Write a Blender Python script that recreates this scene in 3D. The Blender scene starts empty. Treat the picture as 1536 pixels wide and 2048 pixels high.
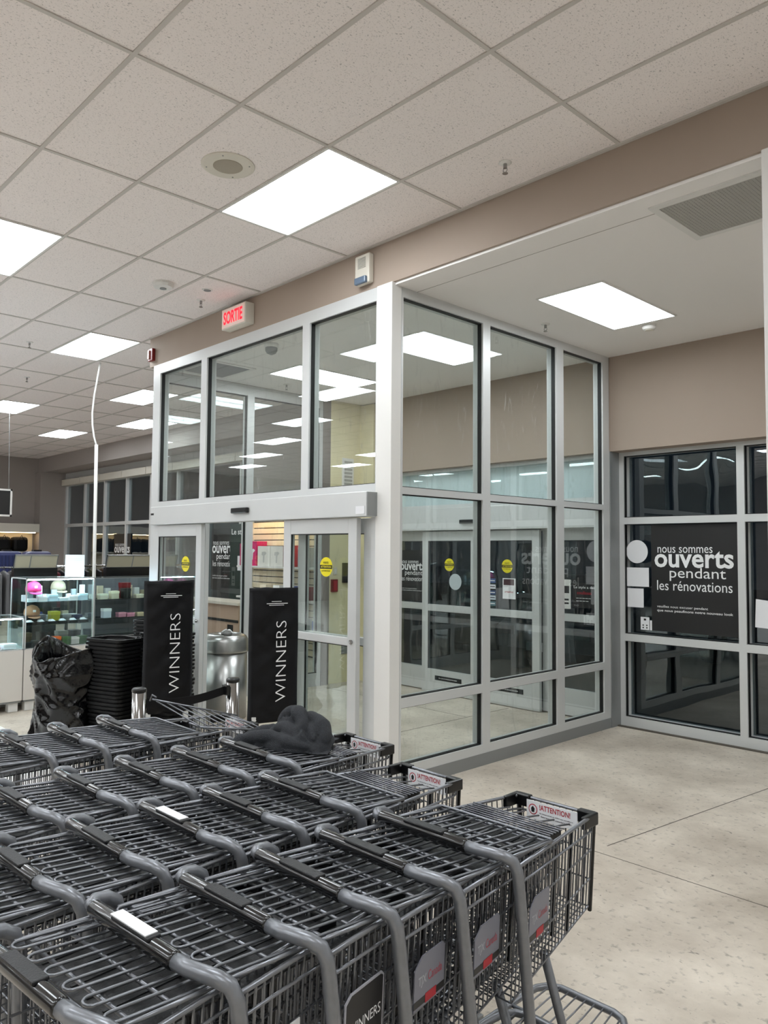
import bpy, bmesh, math, random
from mathutils import Vector, Matrix, noise, Euler
random.seed(7)
S = bpy.context.scene
C = S.collection
PI = math.pi

# ---------------------------------------------------------------- camera, world, exposure
H = 1.79                                   # eye height of the photographer
yaw, pitch, roll = math.radians(46.365), math.radians(2.884), math.radians(0.422)
fw = Vector((-math.sin(yaw)*math.cos(pitch), math.cos(yaw)*math.cos(pitch), math.sin(pitch)))
rt = Vector((math.cos(yaw), math.sin(yaw), 0)); up = rt.cross(fw)
rt2 = rt*math.cos(roll) + up*math.sin(roll); up2 = up*math.cos(roll) - rt*math.sin(roll)
cd = bpy.data.cameras.new('camera'); cam = bpy.data.objects.new('camera', cd); C.objects.link(cam)
m = Matrix.Identity(4)
for i in range(3):
    m[i][0], m[i][1], m[i][2] = rt2[i], up2[i], -fw[i]
m.translation = Vector((0, 0, H)); cam.matrix_world = m
cd.sensor_fit = 'VERTICAL'; cd.sensor_height = 36.0; cd.lens = 1537.8/2048*36.0
cd.clip_start = 0.05; cd.clip_end = 200
S.camera = cam
W = bpy.data.worlds.new('night'); S.world = W; W.use_nodes = True
W.node_tree.nodes['Background'].inputs[0].default_value = (0.010, 0.013, 0.018, 1)
W.node_tree.nodes['Background'].inputs[1].default_value = 1.0
S.view_settings.view_transform = 'Standard'; S.view_settings.look = 'None'
S.view_settings.gamma = 1; S.view_settings.use_curve_mapping = False
S.view_settings.exposure = 0.0
LIGHT_E = 18.0                              # emission of the ceiling light diffusers
S.render.engine = 'CYCLES'
S.cycles.use_denoising = True
S.cycles.max_bounces = 10; S.cycles.transparent_max_bounces = 24
S.cycles.diffuse_bounces = 4; S.cycles.glossy_bounces = 4
S.cycles.sample_clamp_indirect = 6

# ---------------------------------------------------------------- materials
MT = {}
def srgb(r, g, b):
    f = lambda c: (c/255/12.92) if c/255 <= 0.04045 else ((c/255+0.055)/1.055)**2.4
    return (f(r), f(g), f(b), 1)
def mat(name, col, rough=0.5, metal=0.0, emit=None, es=0, spec=0.5, coat=0.0, var=0.0, vscale=6.0, bump=0.0, bscale=80.0):
    if name in MT: return MT[name]
    M = bpy.data.materials.new(name); M.use_nodes = True; nt = M.node_tree
    b = nt.nodes['Principled BSDF']
    c = srgb(*col) if max(col) > 1.01 or len(col) == 3 and max(col) > 1 else (*col[:3], 1)
    b.inputs['Base Color'].default_value = c
    b.inputs['Roughness'].default_value = rough; b.inputs['Metallic'].default_value = metal
    b.inputs['Specular IOR Level'].default_value = spec; b.inputs['Coat Weight'].default_value = coat
    if emit is not None:
        b.inputs['Emission Color'].default_value = srgb(*emit); b.inputs['Emission Strength'].default_value = es
    tc = nt.nodes.new('ShaderNodeTexCoord')
    if var > 0:
        n = nt.nodes.new('ShaderNodeTexNoise'); n.inputs['Scale'].default_value = vscale; n.inputs['Detail'].default_value = 5
        nt.links.new(tc.outputs['Object'], n.inputs['Vector'])
        mr = nt.nodes.new('ShaderNodeMapRange'); mr.inputs[1].default_value = 0.3; mr.inputs[2].default_value = 0.7
        mr.inputs[3].default_value = 1-var; mr.inputs[4].default_value = 1+var
        nt.links.new(n.outputs['Fac'], mr.inputs[0])
        mx = nt.nodes.new('ShaderNodeVectorMath'); mx.operation = 'SCALE'; mx.inputs[0].default_value = c[:3]
        nt.links.new(mr.outputs[0], mx.inputs['Scale']); nt.links.new(mx.outputs[0], b.inputs['Base Color'])
    if bump > 0:
        n2 = nt.nodes.new('ShaderNodeTexNoise'); n2.inputs['Scale'].default_value = bscale; n2.inputs['Detail'].default_value = 4
        nt.links.new(tc.outputs['Object'], n2.inputs['Vector'])
        bp = nt.nodes.new('ShaderNodeBump'); bp.inputs['Strength'].default_value = bump; bp.inputs['Distance'].default_value = 0.01
        nt.links.new(n2.outputs['Fac'], bp.inputs['Height']); nt.links.new(bp.outputs[0], b.inputs['Normal'])
    MT[name] = M; return M

def glass(name, tint, refl=1.0, dirt=0.0):
    M = bpy.data.materials.new(name); M.use_nodes = True; nt = M.node_tree
    nt.nodes.remove(nt.nodes['Principled BSDF']); out = nt.nodes['Material Output']
    tr = nt.nodes.new('ShaderNodeBsdfTransparent'); tr.inputs[0].default_value = (*tint, 1)
    gl = nt.nodes.new('ShaderNodeBsdfGlossy'); gl.inputs['Roughness'].default_value = 0.0
    gl.inputs['Color'].default_value = (0.95, 0.98, 1, 1)
    lw = nt.nodes.new('ShaderNodeFresnel'); lw.inputs['IOR'].default_value = 1.5
    ge = nt.nodes.new('ShaderNodeNewGeometry'); im = nt.nodes.new('ShaderNodeMapRange')   # same reflectance on both faces of the pane
    im.inputs[3].default_value = 1.5; im.inputs[4].default_value = 1/1.5
    nt.links.new(ge.outputs['Backfacing'], im.inputs[0]); nt.links.new(im.outputs[0], lw.inputs['IOR'])
    ml = nt.nodes.new('ShaderNodeMath'); ml.operation = 'MULTIPLY'; ml.inputs[1].default_value = refl; ml.use_clamp = True
    nt.links.new(lw.outputs[0], ml.inputs[0])
    mx = nt.nodes.new('ShaderNodeMixShader'); nt.links.new(ml.outputs[0], mx.inputs[0])
    nt.links.new(tr.outputs[0], mx.inputs[1]); nt.links.new(gl.outputs[0], mx.inputs[2])
    last = mx
    if refl > 2:                             # toughened panes are slightly wavy
        tc0 = nt.nodes.new('ShaderNodeTexCoord'); nz = nt.nodes.new('ShaderNodeTexNoise'); nz.inputs['Scale'].default_value = 2.2; nz.inputs['Detail'].default_value = 1
        bp = nt.nodes.new('ShaderNodeBump'); bp.inputs['Strength'].default_value = 0.35; bp.inputs['Distance'].default_value = 0.01
        nt.links.new(tc0.outputs['Object'], nz.inputs['Vector']); nt.links.new(nz.outputs['Fac'], bp.inputs['Height']); nt.links.new(bp.outputs[0], gl.inputs['Normal'])
    if dirt > 0:                            # faint smears on the pane
        tc = nt.nodes.new('ShaderNodeTexCoord'); mp = nt.nodes.new('ShaderNodeMapping'); mp.inputs['Scale'].default_value = (6, 6, 1.2)
        n = nt.nodes.new('ShaderNodeTexNoise'); n.inputs['Scale'].default_value = 3; n.inputs['Detail'].default_value = 8; n.inputs['Distortion'].default_value = 1.5
        mr = nt.nodes.new('ShaderNodeMapRange'); mr.inputs[1].default_value = 0.58; mr.inputs[2].default_value = 0.8; mr.inputs[3].default_value = 0; mr.inputs[4].default_value = dirt
        df = nt.nodes.new('ShaderNodeBsdfDiffuse'); df.inputs[0].default_value = (0.8, 0.8, 0.8, 1)
        m2 = nt.nodes.new('ShaderNodeMixShader')
        nt.links.new(tc.outputs['Object'], mp.inputs[0]); nt.links.new(mp.outputs[0], n.inputs['Vector']); nt.links.new(n.outputs['Fac'], mr.inputs[0])
        nt.links.new(mr.outputs[0], m2.inputs[0]); nt.links.new(mx.outputs[0], m2.inputs[1]); nt.links.new(df.outputs[0], m2.inputs[2]); last = m2
    nt.links.new(last.outputs[0], out.inputs['Surface'])
    MT[name] = M; return M

def floor_material():
    M = bpy.data.materials.new('stripped_concrete'); M.use_nodes = True; nt = M.node_tree; N = nt.nodes; L = nt.links
    b = N['Principled BSDF']; tc = N.new('ShaderNodeTexCoord')
    n1 = N.new('ShaderNodeTexNoise'); n1.inputs['Scale'].default_value = 1.1; n1.inputs['Detail'].default_value = 9; n1.inputs['Roughness'].default_value = 0.65
    L.new(tc.outputs['Object'], n1.inputs['Vector'])
    cr = N.new('ShaderNodeValToRGB'); e = cr.color_ramp.elements
    e[0].position = 0.30; e[0].color = srgb(158, 146, 131); e[1].position = 0.72; e[1].color = srgb(222, 212, 197)
    L.new(n1.outputs['Fac'], cr.inputs[0])
    n2 = N.new('ShaderNodeTexNoise'); n2.inputs['Scale'].default_value = 26; n2.inputs['Detail'].default_value = 6
    L.new(tc.outputs['Object'], n2.inputs['Vector'])
    r2 = N.new('ShaderNodeMapRange'); r2.inputs[1].default_value = 0.58; r2.inputs[2].default_value = 0.74; r2.inputs[3].default_value = 1; r2.inputs[4].default_value = 0.52
    L.new(n2.outputs['Fac'], r2.inputs[0])
    mp = N.new('ShaderNodeMapping'); mp.inputs['Scale'].default_value = (22, 34, 1); mp.inputs['Rotation'].default_value = (0, 0, 0.5)
    L.new(tc.outputs['Object'], mp.inputs[0])
    n3 = N.new('ShaderNodeTexNoise'); n3.inputs['Scale'].default_value = 1; n3.inputs['Detail'].default_value = 6; n3.inputs['Distortion'].default_value = 1.2
    L.new(mp.outputs[0], n3.inputs['Vector'])
    r3 = N.new('ShaderNodeMapRange'); r3.inputs[1].default_value = 0.67; r3.inputs[2].default_value = 0.73; r3.inputs[3].default_value = 1; r3.inputs[4].default_value = 0.4
    L.new(n3.outputs['Fac'], r3.inputs[0])
    m1 = N.new('ShaderNodeMath'); m1.operation = 'MULTIPLY'; L.new(r2.outputs[0], m1.inputs[0]); L.new(r3.outputs[0], m1.inputs[1])
    v = N.new('ShaderNodeVectorMath'); v.operation = 'SCALE'; L.new(cr.outputs[0], v.inputs[0]); L.new(m1.outputs[0], v.inputs['Scale'])
    L.new(v.outputs[0], b.inputs['Base Color']); b.inputs['Roughness'].default_value = 0.55
    bp = N.new('ShaderNodeBump'); bp.inputs['Strength'].default_value = 0.25; bp.inputs['Distance'].default_value = 0.01
    L.new(n2.outputs['Fac'], bp.inputs['Height']); L.new(bp.outputs[0], b.inputs['Normal'])
    MT['floor'] = M; return M

def tile_material():
    M = bpy.data.materials.new('mineral_fibre_tile'); M.use_nodes = True; nt = M.node_tree; N = nt.nodes; L = nt.links
    b = N['Principled BSDF']; tc = N.new('ShaderNodeTexCoord')
    def fiss(scale, stretch, lo, hi, dark):
        mp = N.new('ShaderNodeMapping'); mp.inputs['Scale'].default_value = stretch; L.new(tc.outputs['Object'], mp.inputs[0])
        n = N.new('ShaderNodeTexNoise'); n.inputs['Scale'].default_value = scale; n.inputs['Detail'].default_value = 2; n.inputs['Distortion'].default_value = 0.6
        L.new(mp.outputs[0], n.inputs['Vector'])
        r = N.new('ShaderNodeMapRange'); r.inputs[1].default_value = lo; r.inputs[2].default_value = hi; r.inputs[3].default_value = 1; r.inputs[4].default_value = dark
        L.new(n.outputs['Fac'], r.inputs[0]); return r
    a = fiss(120, (1, 1, 1), 0.60, 0.70, 0.72); c = fiss(85, (1.6, 0.8, 1), 0.635, 0.68, 0.62)
    mm = N.new('ShaderNodeMath'); mm.operation = 'MULTIPLY'; L.new(a.outputs[0], mm.inputs[0]); L.new(c.outputs[0], mm.inputs[1])
    v = N.new('ShaderNodeVectorMath'); v.operation = 'SCALE'; v.inputs[0].default_value = srgb(240, 232, 229)[:3]; L.new(mm.outputs[0], v.inputs['Scale'])
    L.new(v.outputs[0], b.inputs['Base Color']); b.inputs['Roughness'].default_value = 0.9; b.inputs['Specular IOR Level'].default_value = 0.1
    MT['tile'] = M; return M

def diffuser_material(name, axis, x0, w, n, e):
    # prismatic acrylic lens in front of n fluorescent tubes: the lamps' own light, brighter along each tube
    M = bpy.data.materials.new(name); M.use_nodes = True; nt = M.node_tree; N = nt.nodes; L = nt.links
    b = N['Principled BSDF']; tc = N.new('ShaderNodeTexCoord'); sp = N.new('ShaderNodeSeparateXYZ'); L.new(tc.outputs['Object'], sp.inputs[0])
    m1 = N.new('ShaderNodeMath'); m1.operation = 'MULTIPLY'; m1.inputs[1].default_value = 2*PI*n/w; L.new(sp.outputs[axis], m1.inputs[0])
    ad = N.new('ShaderNodeMath'); ad.operation = 'ADD'; ad.inputs[1].default_value = PI*(n % 2 == 0)
    L.new(m1.outputs[0], ad.inputs[0])
    cs = N.new('ShaderNodeMath'); cs.operation = 'COSINE'; L.new(ad.outputs[0], cs.inputs[0])
    mr = N.new('ShaderNodeMapRange'); mr.inputs[1].default_value = -1; mr.inputs[2].default_value = 1; mr.inputs[3].default_value = e*0.70; mr.inputs[4].default_value = e*1.15
    L.new(cs.outputs[0], mr.inputs[0]); L.new(mr.outputs[0], b.inputs['Emission Strength'])
    b.inputs['Emission Color'].default_value = (0.90, 0.96, 1.0, 1); b.inputs['Base Color'].default_value = (0.3, 0.3, 0.3, 1)
    MT[name] = M; return M

floor_material(); tile_material()
diffuser_material('lamp_x', 1, 0, 0.57, 3, LIGHT_E); diffuser_material('lamp_y', 0, 0, 0.57, 2, LIGHT_E*0.8)
mat('grid', (196, 190, 184), 0.5); mat('gypsum', (240, 236, 233), 0.7); mat('white_paint', (226, 224, 220), 0.5)
mat('taupe', (160, 144, 131), 0.75, var=0.03, vscale=1.5); mat('taupe_dark', (128, 120, 114), 0.75)
mat('store_wall', (158, 150, 145), 0.8); mat('raw_drywall', (226, 216, 178), 0.85, var=0.06, vscale=3)
mat('aluminium', (208, 209, 208), 0.38, 0.2, var=0.02, vscale=2); mat('aluminium_dark', (140, 142, 142), 0.4, 0.3)
mat('gasket', (4, 4, 4), 0.5); mat('black_plastic', (12, 12, 13), 0.3); mat('grip', (10, 10, 11), 0.22, coat=0.5); mat('basket_black', (4, 4, 5), 0.45, spec=0.3); mat('black_fabric', (4, 4, 7), 0.6, spec=0.25, var=0.1, vscale=20, bump=0.3, bscale=8)
mat('paper', (228, 228, 230), 0.6); mat('poster_black', (30, 29, 30), 0.45); mat('letter_white', (235, 235, 235), 0.5)
mat('red_glow', (200, 20, 30), 0.5, emit=(255, 20, 45), es=1.6); mat('red_plastic', (120, 18, 18), 0.35)
mat('sign_face', (226, 210, 204), 0.4); mat('beige_plastic', (214, 208, 196), 0.45); mat('yellow', (232, 216, 20), 0.5)
mat('cart_steel', (128, 130, 135), 0.33, 0.5, var=0.05, vscale=60); mat('wire', (124, 126, 131), 0.30, 0.75); mat('seat_flap', (20, 20, 22), 0.5, bump=0.2, bscale=200)
mat('chrome', (165, 165, 165), 0.12, 1.0); mat('brushed', (176, 176, 174), 0.3, 1.0, var=0.06, vscale=8)
mat('bag', (1, 1, 2), 0.13, spec=0.45, bump=0.5, bscale=16); mat('hoodie', (46, 48, 52), 0.95, var=0.25, vscale=120, bump=0.6, bscale=300)
mat('crimson', (170, 30, 45), 0.5); mat('asphalt', (50, 50, 52), 0.9, var=0.2, vscale=4); mat('case_base', (214, 208, 200), 0.5)
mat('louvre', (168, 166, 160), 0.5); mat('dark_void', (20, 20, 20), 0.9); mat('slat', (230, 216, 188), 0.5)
mat('tan', (186, 160, 140), 0.6); mat('card_grey', (122, 122, 132), 0.45)
glass('glass_inner', (0.93, 0.955, 0.945), 1.3, dirt=0.10); glass('glass_exterior', (0.62, 0.70, 0.72), 2.2)
glass('glass_case', (0.93, 0.985, 0.98), 1.0)
def col(r, g, b, rough=0.5):
    return mat('paint_%d_%d_%d' % (r, g, b), (r, g, b), rough)

# ---------------------------------------------------------------- mesh helpers
class MB:
    def __init__(s): s.v = []; s.f = []
    def add(s, vs, fs):
        o = len(s.v); s.v += [tuple(v) for v in vs]; s.f += [tuple(i+o for i in f) for f in fs]; return s
    def box(s, x0, x1, y0, y1, z0, z1):
        x0, x1 = min(x0, x1), max(x0, x1); y0, y1 = min(y0, y1), max(y0, y1); z0, z1 = min(z0, z1), max(z0, z1)
        return s.add([(x0,y0,z0),(x1,y0,z0),(x1,y1,z0),(x0,y1,z0),(x0,y0,z1),(x1,y0,z1),(x1,y1,z1),(x0,y1,z1)],
                     [(0,3,2,1),(4,5,6,7),(0,1,5,4),(1,2,6,5),(2,3,7,6),(3,0,4,7)])
    def obox(s, M, x0, x1, y0, y1, z0, z1):
        t = MB().box(x0, x1, y0, y1, z0, z1); return s.add([M @ Vector(v) for v in t.v], t.f)
    def lathe(s, prof, n=24, c=(0,0,0)):
        vs = []; fs = []
        for r, z in prof:
            for k in range(n):
                a = 2*PI*k/n; vs.append((c[0]+r*math.cos(a), c[1]+r*math.sin(a), c[2]+z))
        for i in range(len(prof)-1):
            for k in range(n):
                a, b = i*n+k, i*n+(k+1) % n; fs.append((a, b, b+n, a+n))
        fs.append(tuple(range(n))[::-1]); fs.append(tuple(range((len(prof)-1)*n, len(prof)*n)))
        return s.add(vs, fs)
    def tube(s, pts, r, n=6, caps=True):
        pts = [Vector(p) for p in pts]; vs = []; fs = []; prev = None
        for i, p in enumerate(pts):
            a = pts[max(i-1, 0)]; b = pts[min(i+1, len(pts)-1)]; t = (b-a).normalized()
            if prev is None:
                u = t.orthogonal().normalized()
            else:
                u = (prev - t*prev.dot(t)).normalized()
            prev = u; w = t.cross(u); rr = r[i] if isinstance(r, (list, tuple)) else r
            for k in range(n):
                an = 2*PI*k/n; vs.append(p + u*math.cos(an)*rr + w*math.sin(an)*rr)
        for i in range(len(pts)-1):
            for k in range(n):
                a, b = i*n+k, i*n+(k+1) % n; fs.append((a, b, b+n, a+n))
        if caps:
            fs.append(tuple(range(n))[::-1]); fs.append(tuple(range((len(pts)-1)*n, len(pts)*n)))
        return s.add(vs, fs)
    def prism(s, pts, M, d):      # 2D outline in local xy, extruded along local z by d, placed by M
        n = len(pts)
        vs = [M @ Vector((x, y, 0)) for x, y in pts] + [M @ Vector((x, y, d)) for x, y in pts]
        return s.add(vs, [tuple(range(n))[::-1], tuple(range(n, 2*n))] + [(i, (i+1) % n, (i+1) % n+n, i+n) for i in range(n)])
    def mesh(s, name, material, smooth=False):
        me = bpy.data.meshes.new(name); me.from_pydata(s.v, [], s.f)
        bm = bmesh.new(); bm.from_mesh(me); bmesh.ops.recalc_face_normals(bm, faces=bm.faces[:]); bm.to_mesh(me); bm.free()
        me.materials.append(MT[material] if isinstance(material, str) else material)
        if smooth:
            for p in me.polygons: p.use_smooth = True
        return me
    def build(s, name, material, parent=None, smooth=False, bevel=0):
        o = bpy.data.objects.new(name, s.mesh(name, material, smooth)); C.objects.link(o)
        if bevel:
            b = o.modifiers.new('bevel', 'BEVEL'); b.width = bevel; b.segments = 2; b.limit_method = 'ANGLE'
        if parent is not None: attach(o, parent)
        return o
def attach(o, parent):
    o.parent = parent; o.matrix_parent_inverse = full(parent).inverted()
def full(o):
    m = Matrix.LocRotScale(o.location, o.rotation_euler, o.scale)
    return full(o.parent) @ o.matrix_parent_inverse @ m if o.parent else m
def tag(o, label, cat, group=None, kind=None):
    o['label'] = label; o['category'] = cat
    if group: o['group'] = group
    if kind: o['kind'] = kind
    return o
def thing(name, label, cat, loc=(0,0,0), rz=0, group=None, kind=None):
    o = bpy.data.objects.new(name, None); o.empty_display_size = 0.1; C.objects.link(o)
    o.location = loc; o.rotation_euler = (0, 0, rz)
    return tag(o, label, cat, group, kind)
def struct(o, label, cat):
    return tag(o, label, cat, None, 'structure')
def dup(o, loc, rz=None, label=None, group=None):
    def cp(src, par):
        c = src.copy(); C.objects.link(c)
        if par: c.parent = par
        for ch in list(src.children): cp(ch, c)
        return c
    r = cp(o, None); r.location = loc
    if rz is not None: r.rotation_euler = (0, 0, rz)
    if label: r['label'] = label
    if group: r['group'] = group
    return r
FRONT = (Vector((1,0,0)), Vector((0,0,1)))      # facing -Y
SIDE = (Vector((0,1,0)), Vector((0,0,1)))       # facing +X
def frame_m(org, xd, yd):
    z = xd.cross(yd); M = Matrix.Identity(4)
    for i in range(3): M[i][0], M[i][1], M[i][2] = xd[i], yd[i], z[i]
    M.translation = Vector(org); return M
def lettering(lines, M, material, parent, name='lettering', depth=0.001):
    """lines: (text, x, y, width, height, bold, align) in the local plane of M; returns one mesh"""
    vs = []; fs = []
    for (txt, x, y, w, hgt, bold) in lines:
        cu = bpy.data.curves.new('t', 'FONT'); cu.body = txt; cu.size = 1; cu.extrude = 0; cu.offset = bold; cu.resolution_u = 3
        o = bpy.data.objects.new('t', cu); C.objects.link(o)
        dg = bpy.context.evaluated_depsgraph_get(); me = bpy.data.meshes.new_from_object(o.evaluated_get(dg))
        co = [v.co.copy() for v in me.vertices]
        if co:
            x0 = min(c.x for c in co); x1 = max(c.x for c in co); y0 = min(c.y for c in co); y1 = max(c.y for c in co)
            sx = w/(x1-x0); sy = hgt/(y1-y0) if hgt else sx
            b = len(vs)
            for c in co: vs.append(M @ Vector((x+(c.x-x0)*sx, y+(c.y-(y0 if hgt else 0))*sy, depth)))
            fs += [tuple(i+b for i in p.vertices) for p in me.polygons]
        bpy.data.objects.remove(o); bpy.data.curves.remove(cu); bpy.data.meshes.remove(me)
    me = bpy.data.meshes.new(name); me.from_pydata(vs, [], fs); me.materials.append(MT[material])
    o = bpy.data.objects.new(name, me); C.objects.link(o)
    if parent is not None: attach(o, parent)
    return o

# ---------------------------------------------------------------- shell
ZC, ZV = 4.19, 3.83
struct(MB().box(-22, 7.5, -11.5, 7.5, -0.12, 0).build('floor', 'floor'), 'stripped beige concrete floor with dark specks and joints', 'floor')
struct(MB().box(-22, 7.5, -11.5, 4.04, ZC, ZC+.1).box(-22, -8.12, 4.04, 7.6, ZC, ZC+.1).build('ceiling', 'tile'), 'white speckled tile ceiling of the store', 'ceiling')
X0, Y0 = -3.4623, 2.8223
g = MB()
for i in range(-15, 9):
    x = X0+1.2192*i; g.box(x-.012, x+.012, -11.4, 4.035 if x > -8.12 else 7.46, ZC-.006, ZC-.0005)
for j in range(-23, 8):
    y = Y0+.6096*j
    if y < 4.0: g.box(-21.3, 7.3, y-.012, y+.012, ZC-.007, ZC-.0005)
    elif y < 7.45: g.box(-21.3, -8.13, y-.012, y+.012, ZC-.007, ZC-.0005)
g.box(-8.1, 7.3, 4.015, 4.04, ZC-.012, ZC-.0005)
struct(g.build('trim_1', 'grid'), 'pale metal grid holding the ceiling tiles', 'ceiling grid')
struct(MB().box(-8.12, 3.2, 4.04, 4.16, 3.85, ZC).box(-8.12, -8.0, 4.16, 7.467, 3.85, ZC).build('wall_header', 'taupe'), 'taupe beam above the glass vestibule', 'beam')
struct(MB().box(-8.0, 3.2, 4.06, 7.2, ZV, ZV+.02).build('ceiling_entrance', 'gypsum'), 'smooth white plaster ceiling behind the beam', 'ceiling')
struct(MB().box(-8.0, 7.4, 4.30, 4.304, ZV-.001, ZV+.001).build('trim_2', 'taupe_dark'), 'thin seam along the plaster ceiling', 'ceiling seam')
struct(MB().box(-21.3, -6.0, -11.3, 2.62, 0, .004).build('floor_shop', mat('vinyl', (232, 230, 226), 0.35, var=.02)), 'white shop floor beyond the bare concrete', 'floor')
struct(MB().add([(-2.52, 4.3, .0008), (-2.512, 4.3, .0008), (-2.20, 6.9, .0008), (-2.208, 6.9, .0008)], [(0, 1, 2, 3)]).box(-5.46, -5.45, 4.3, 7.2, 0, .0008).box(-7.9, -5.46, 6.46, 6.468, 0, .0008).box(-4.05, -1.0, 4.17, 4.176, 0, .0008).box(-4.14, 7, 7.30, 7.34, 0, .012).build('trim_9', mat('joint', (84, 78, 70), .9)), 'dark joints and ragged edge in the concrete', 'floor joint')
# back (outer) wall with the door and window openings
struct(MB().box(-8.10, 7.5, 7.2, 7.55, 2.84, ZV+.3).box(-8.10, -7.74, 7.2, 7.55, 0, 2.84).build('wall_back', 'taupe'), 'taupe wall above the outer doors and windows', 'wall')
struct(MB().box(-8.12, -8.02, 6.62, 7.5, 0, 3.85).box(-8.02, -7.74, 7.17, 7.2, 0, 3.82).build('wall_left', 'raw_drywall'), 'unpainted yellowish drywall corner in the vestibule', 'wall')
struct(MB().box(-8.13, -8.01, 6.5, 6.63, 0, 3.85).build('trim_3', 'taupe_dark'), 'brown jamb beside the raw drywall', 'jamb')
# left wing
struct(MB().box(-22, -11.3, 7.467, 8.15, 3.80, ZC+.1).box(-11.3, -8.12, 7.467, 7.7, 0, ZC+.1).build('wall_left_back', 'store_wall'), 'grey taupe wall beyond the vestibule', 'wall')
struct(MB().box(-21.5, -21.3, -11.5, 7.467, 0, ZC+.1).box(-22, -20.9, 7.4, 8.2, 0, 3.80).build('wall_far', 'store_wall'), 'grey wall at the far left end', 'wall')
struct(MB().box(-22, 7.5, -11.6, -11.4, 0, ZC).build('wall_behind', 'store_wall'), 'grey wall behind the camera', 'wall')
struct(MB().box(3.2, 3.4, -11.4, 7.2, 0, ZC).build('wall_right_bounce', 'white_paint'), 'unseen white wall added on the right to bounce light', 'wall')  # unseen; placed close and white to bounce light onto ceiling and beam
struct(MB().box(-1.452, -1.2, 4.02, 4.3, 0, 3.849).build('wall_pillar', 'white_paint', bevel=.008), 'white square pillar at the right edge', 'pillar')

# ---------------------------------------------------------------- glazing
def glazed(name, label, org, ud, nd, us, zs, mw, depth, pane, gask=True, frame='aluminium', wu=None, skip=(), cat='window', panes=True):
    """us / zs: (start, end) spans of the panes between the members; nd points to the viewer"""
    t = thing(name, label, cat, org, kind='structure')
    u = Vector(ud); n = Vector(nd); M = Matrix.Identity(4)
    for i in range(3): M[i][0], M[i][1], M[i][2] = u[i], n[i], (0, 0, 1)[i]
    M.translation = Vector(org)
    U0, U1, Z0, Z1 = mw
    fr = MB(); gk = MB(); gl = MB()
    xs = [U0] + [e for s in us for e in s] + [U1]
    for k in range(0, len(xs), 2): fr.obox(M, xs[k], xs[k+1], -depth, 0, Z0, Z1)
    ys = [Z0] + [e for s in zs for e in s] + [Z1]
    for (a, b) in us:
        for k in range(0, len(ys), 2): fr.obox(M, a, b, -depth, 0, ys[k], ys[k+1])
    fr.build(name.split('_')[0]+'_frame', frame, t)
    for i, (a, b) in enumerate(us):
        for j, (c, d) in enumerate(zs):
            if (i, j) in skip: continue
            if gask:
                g0, g1 = -.055, -.018; w = .007
                gk.obox(M, a, a+w, g0, g1, c, d).obox(M, b-w, b, g0, g1, c, d).obox(M, a, b, g0, g1, c, c+w).obox(M, a, b, g0, g1, d-w, d)
            if panes:
                MB().obox(M, a+.001, b-.001, -.058, -.055, c+.001, d-.001).build('glass_pane', pane, t)
    if gk.v: gk.build('gasket', 'gasket', t)
    return t
X_, Y_ = (1,0,0), (0,1,0)
NX, NY = (1,0,0), (0,-1,0)
# front of vestibule: upper glazing
glazed('window_1', 'three tall panes above the inner sliding doors, clear glass in silver frames', (-8.02, 4.04, 0), X_, NY,
       [(.16, 1.04), (1.15, 2.74), (2.84, 3.68)], [(2.31, 3.745)], (0, 3.72, 2.25, 3.85), .11, 'glass_inner')
struct(MB().box(-8.02, -7.87, 4.04, 4.15, 0, 2.25).box(-4.38, -4.32, 4.04, 4.15, 0, 2.25).build('trim_4', 'aluminium'), 'silver jambs of the inner doorway', 'door jamb')
struct(MB().box(-4.32, -4.15, 4.025, 4.13, 0, 3.85).build('trim_5', 'white_paint', bevel=.004), 'broad pale corner post of the vestibule', 'post')
# right side of vestibule
glazed('window_2', 'side wall of the vestibule, nine clear panes in silver frames with black seals', (-4.15, 4.13, 0), Y_, NX,
       [(.02, .99), (1.09, 2.10), (2.22, 2.94)], [(.17, .602), (.675, 2.225), (2.28, 3.755)], (0, 3.06, .10, 3.83), .11, 'glass_inner')
struct(MB().box(-4.25, -4.145, 4.13, 7.19, 0, .10).build('baseboard_side', 'aluminium_dark'), 'dull grey plinth below the side glass', 'plinth')
# left side of vestibule
glazed('window_3', 'far side wall of the vestibule seen through the front glass', (-8.02, 4.15, 0), Y_, NX,
       [(.06, 1.15), (1.25, 2.30)], [(.17, .602), (.675, 2.225), (2.28, 3.70)], (0, 2.36, 0, 3.83), .10, 'glass_inner')
# right outer windows
glazed('window_4', 'dark outer window wall with three rows of night-black panes', (-4.15, 7.37, 0), X_, NY,
       [(.06, 1.22), (1.29, 2.6), (2.67, 4.0)], [(.10, .875), (.95, 2.085), (2.155, 2.80)], (0, 6, 0, 2.84), .16, 'glass_exterior')
for gp in list(bpy.data.objects):
    if gp.parent and gp.parent.name == 'window_4' and gp.name.startswith('glass_pane'): gp.location.y += .07
struct(MB().box(-4.17, -4.14, 7.19, 7.37, 0, 2.84).build('trim_6', 'aluminium_dark'), 'dark metal return beside the outer window', 'jamb')
# transom over outer doors
glazed('window_5', 'transom glass above the outer sliding doors', (-7.74, 7.30, 0), X_, NY,
       [(.05, 1.8), (1.86, 3.5)], [(2.38, 2.80)], (0, 3.58, 2.33, 2.84), .12, 'glass_inner', gask=False)
struct(MB().box(-7.7, -4.2, 7.375, 7.39, 2.38, 2.80).build('trim_8', mat('spandrel', (236, 243, 248), 0.4)), 'white panel behind the transom glass', 'panel')
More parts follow.
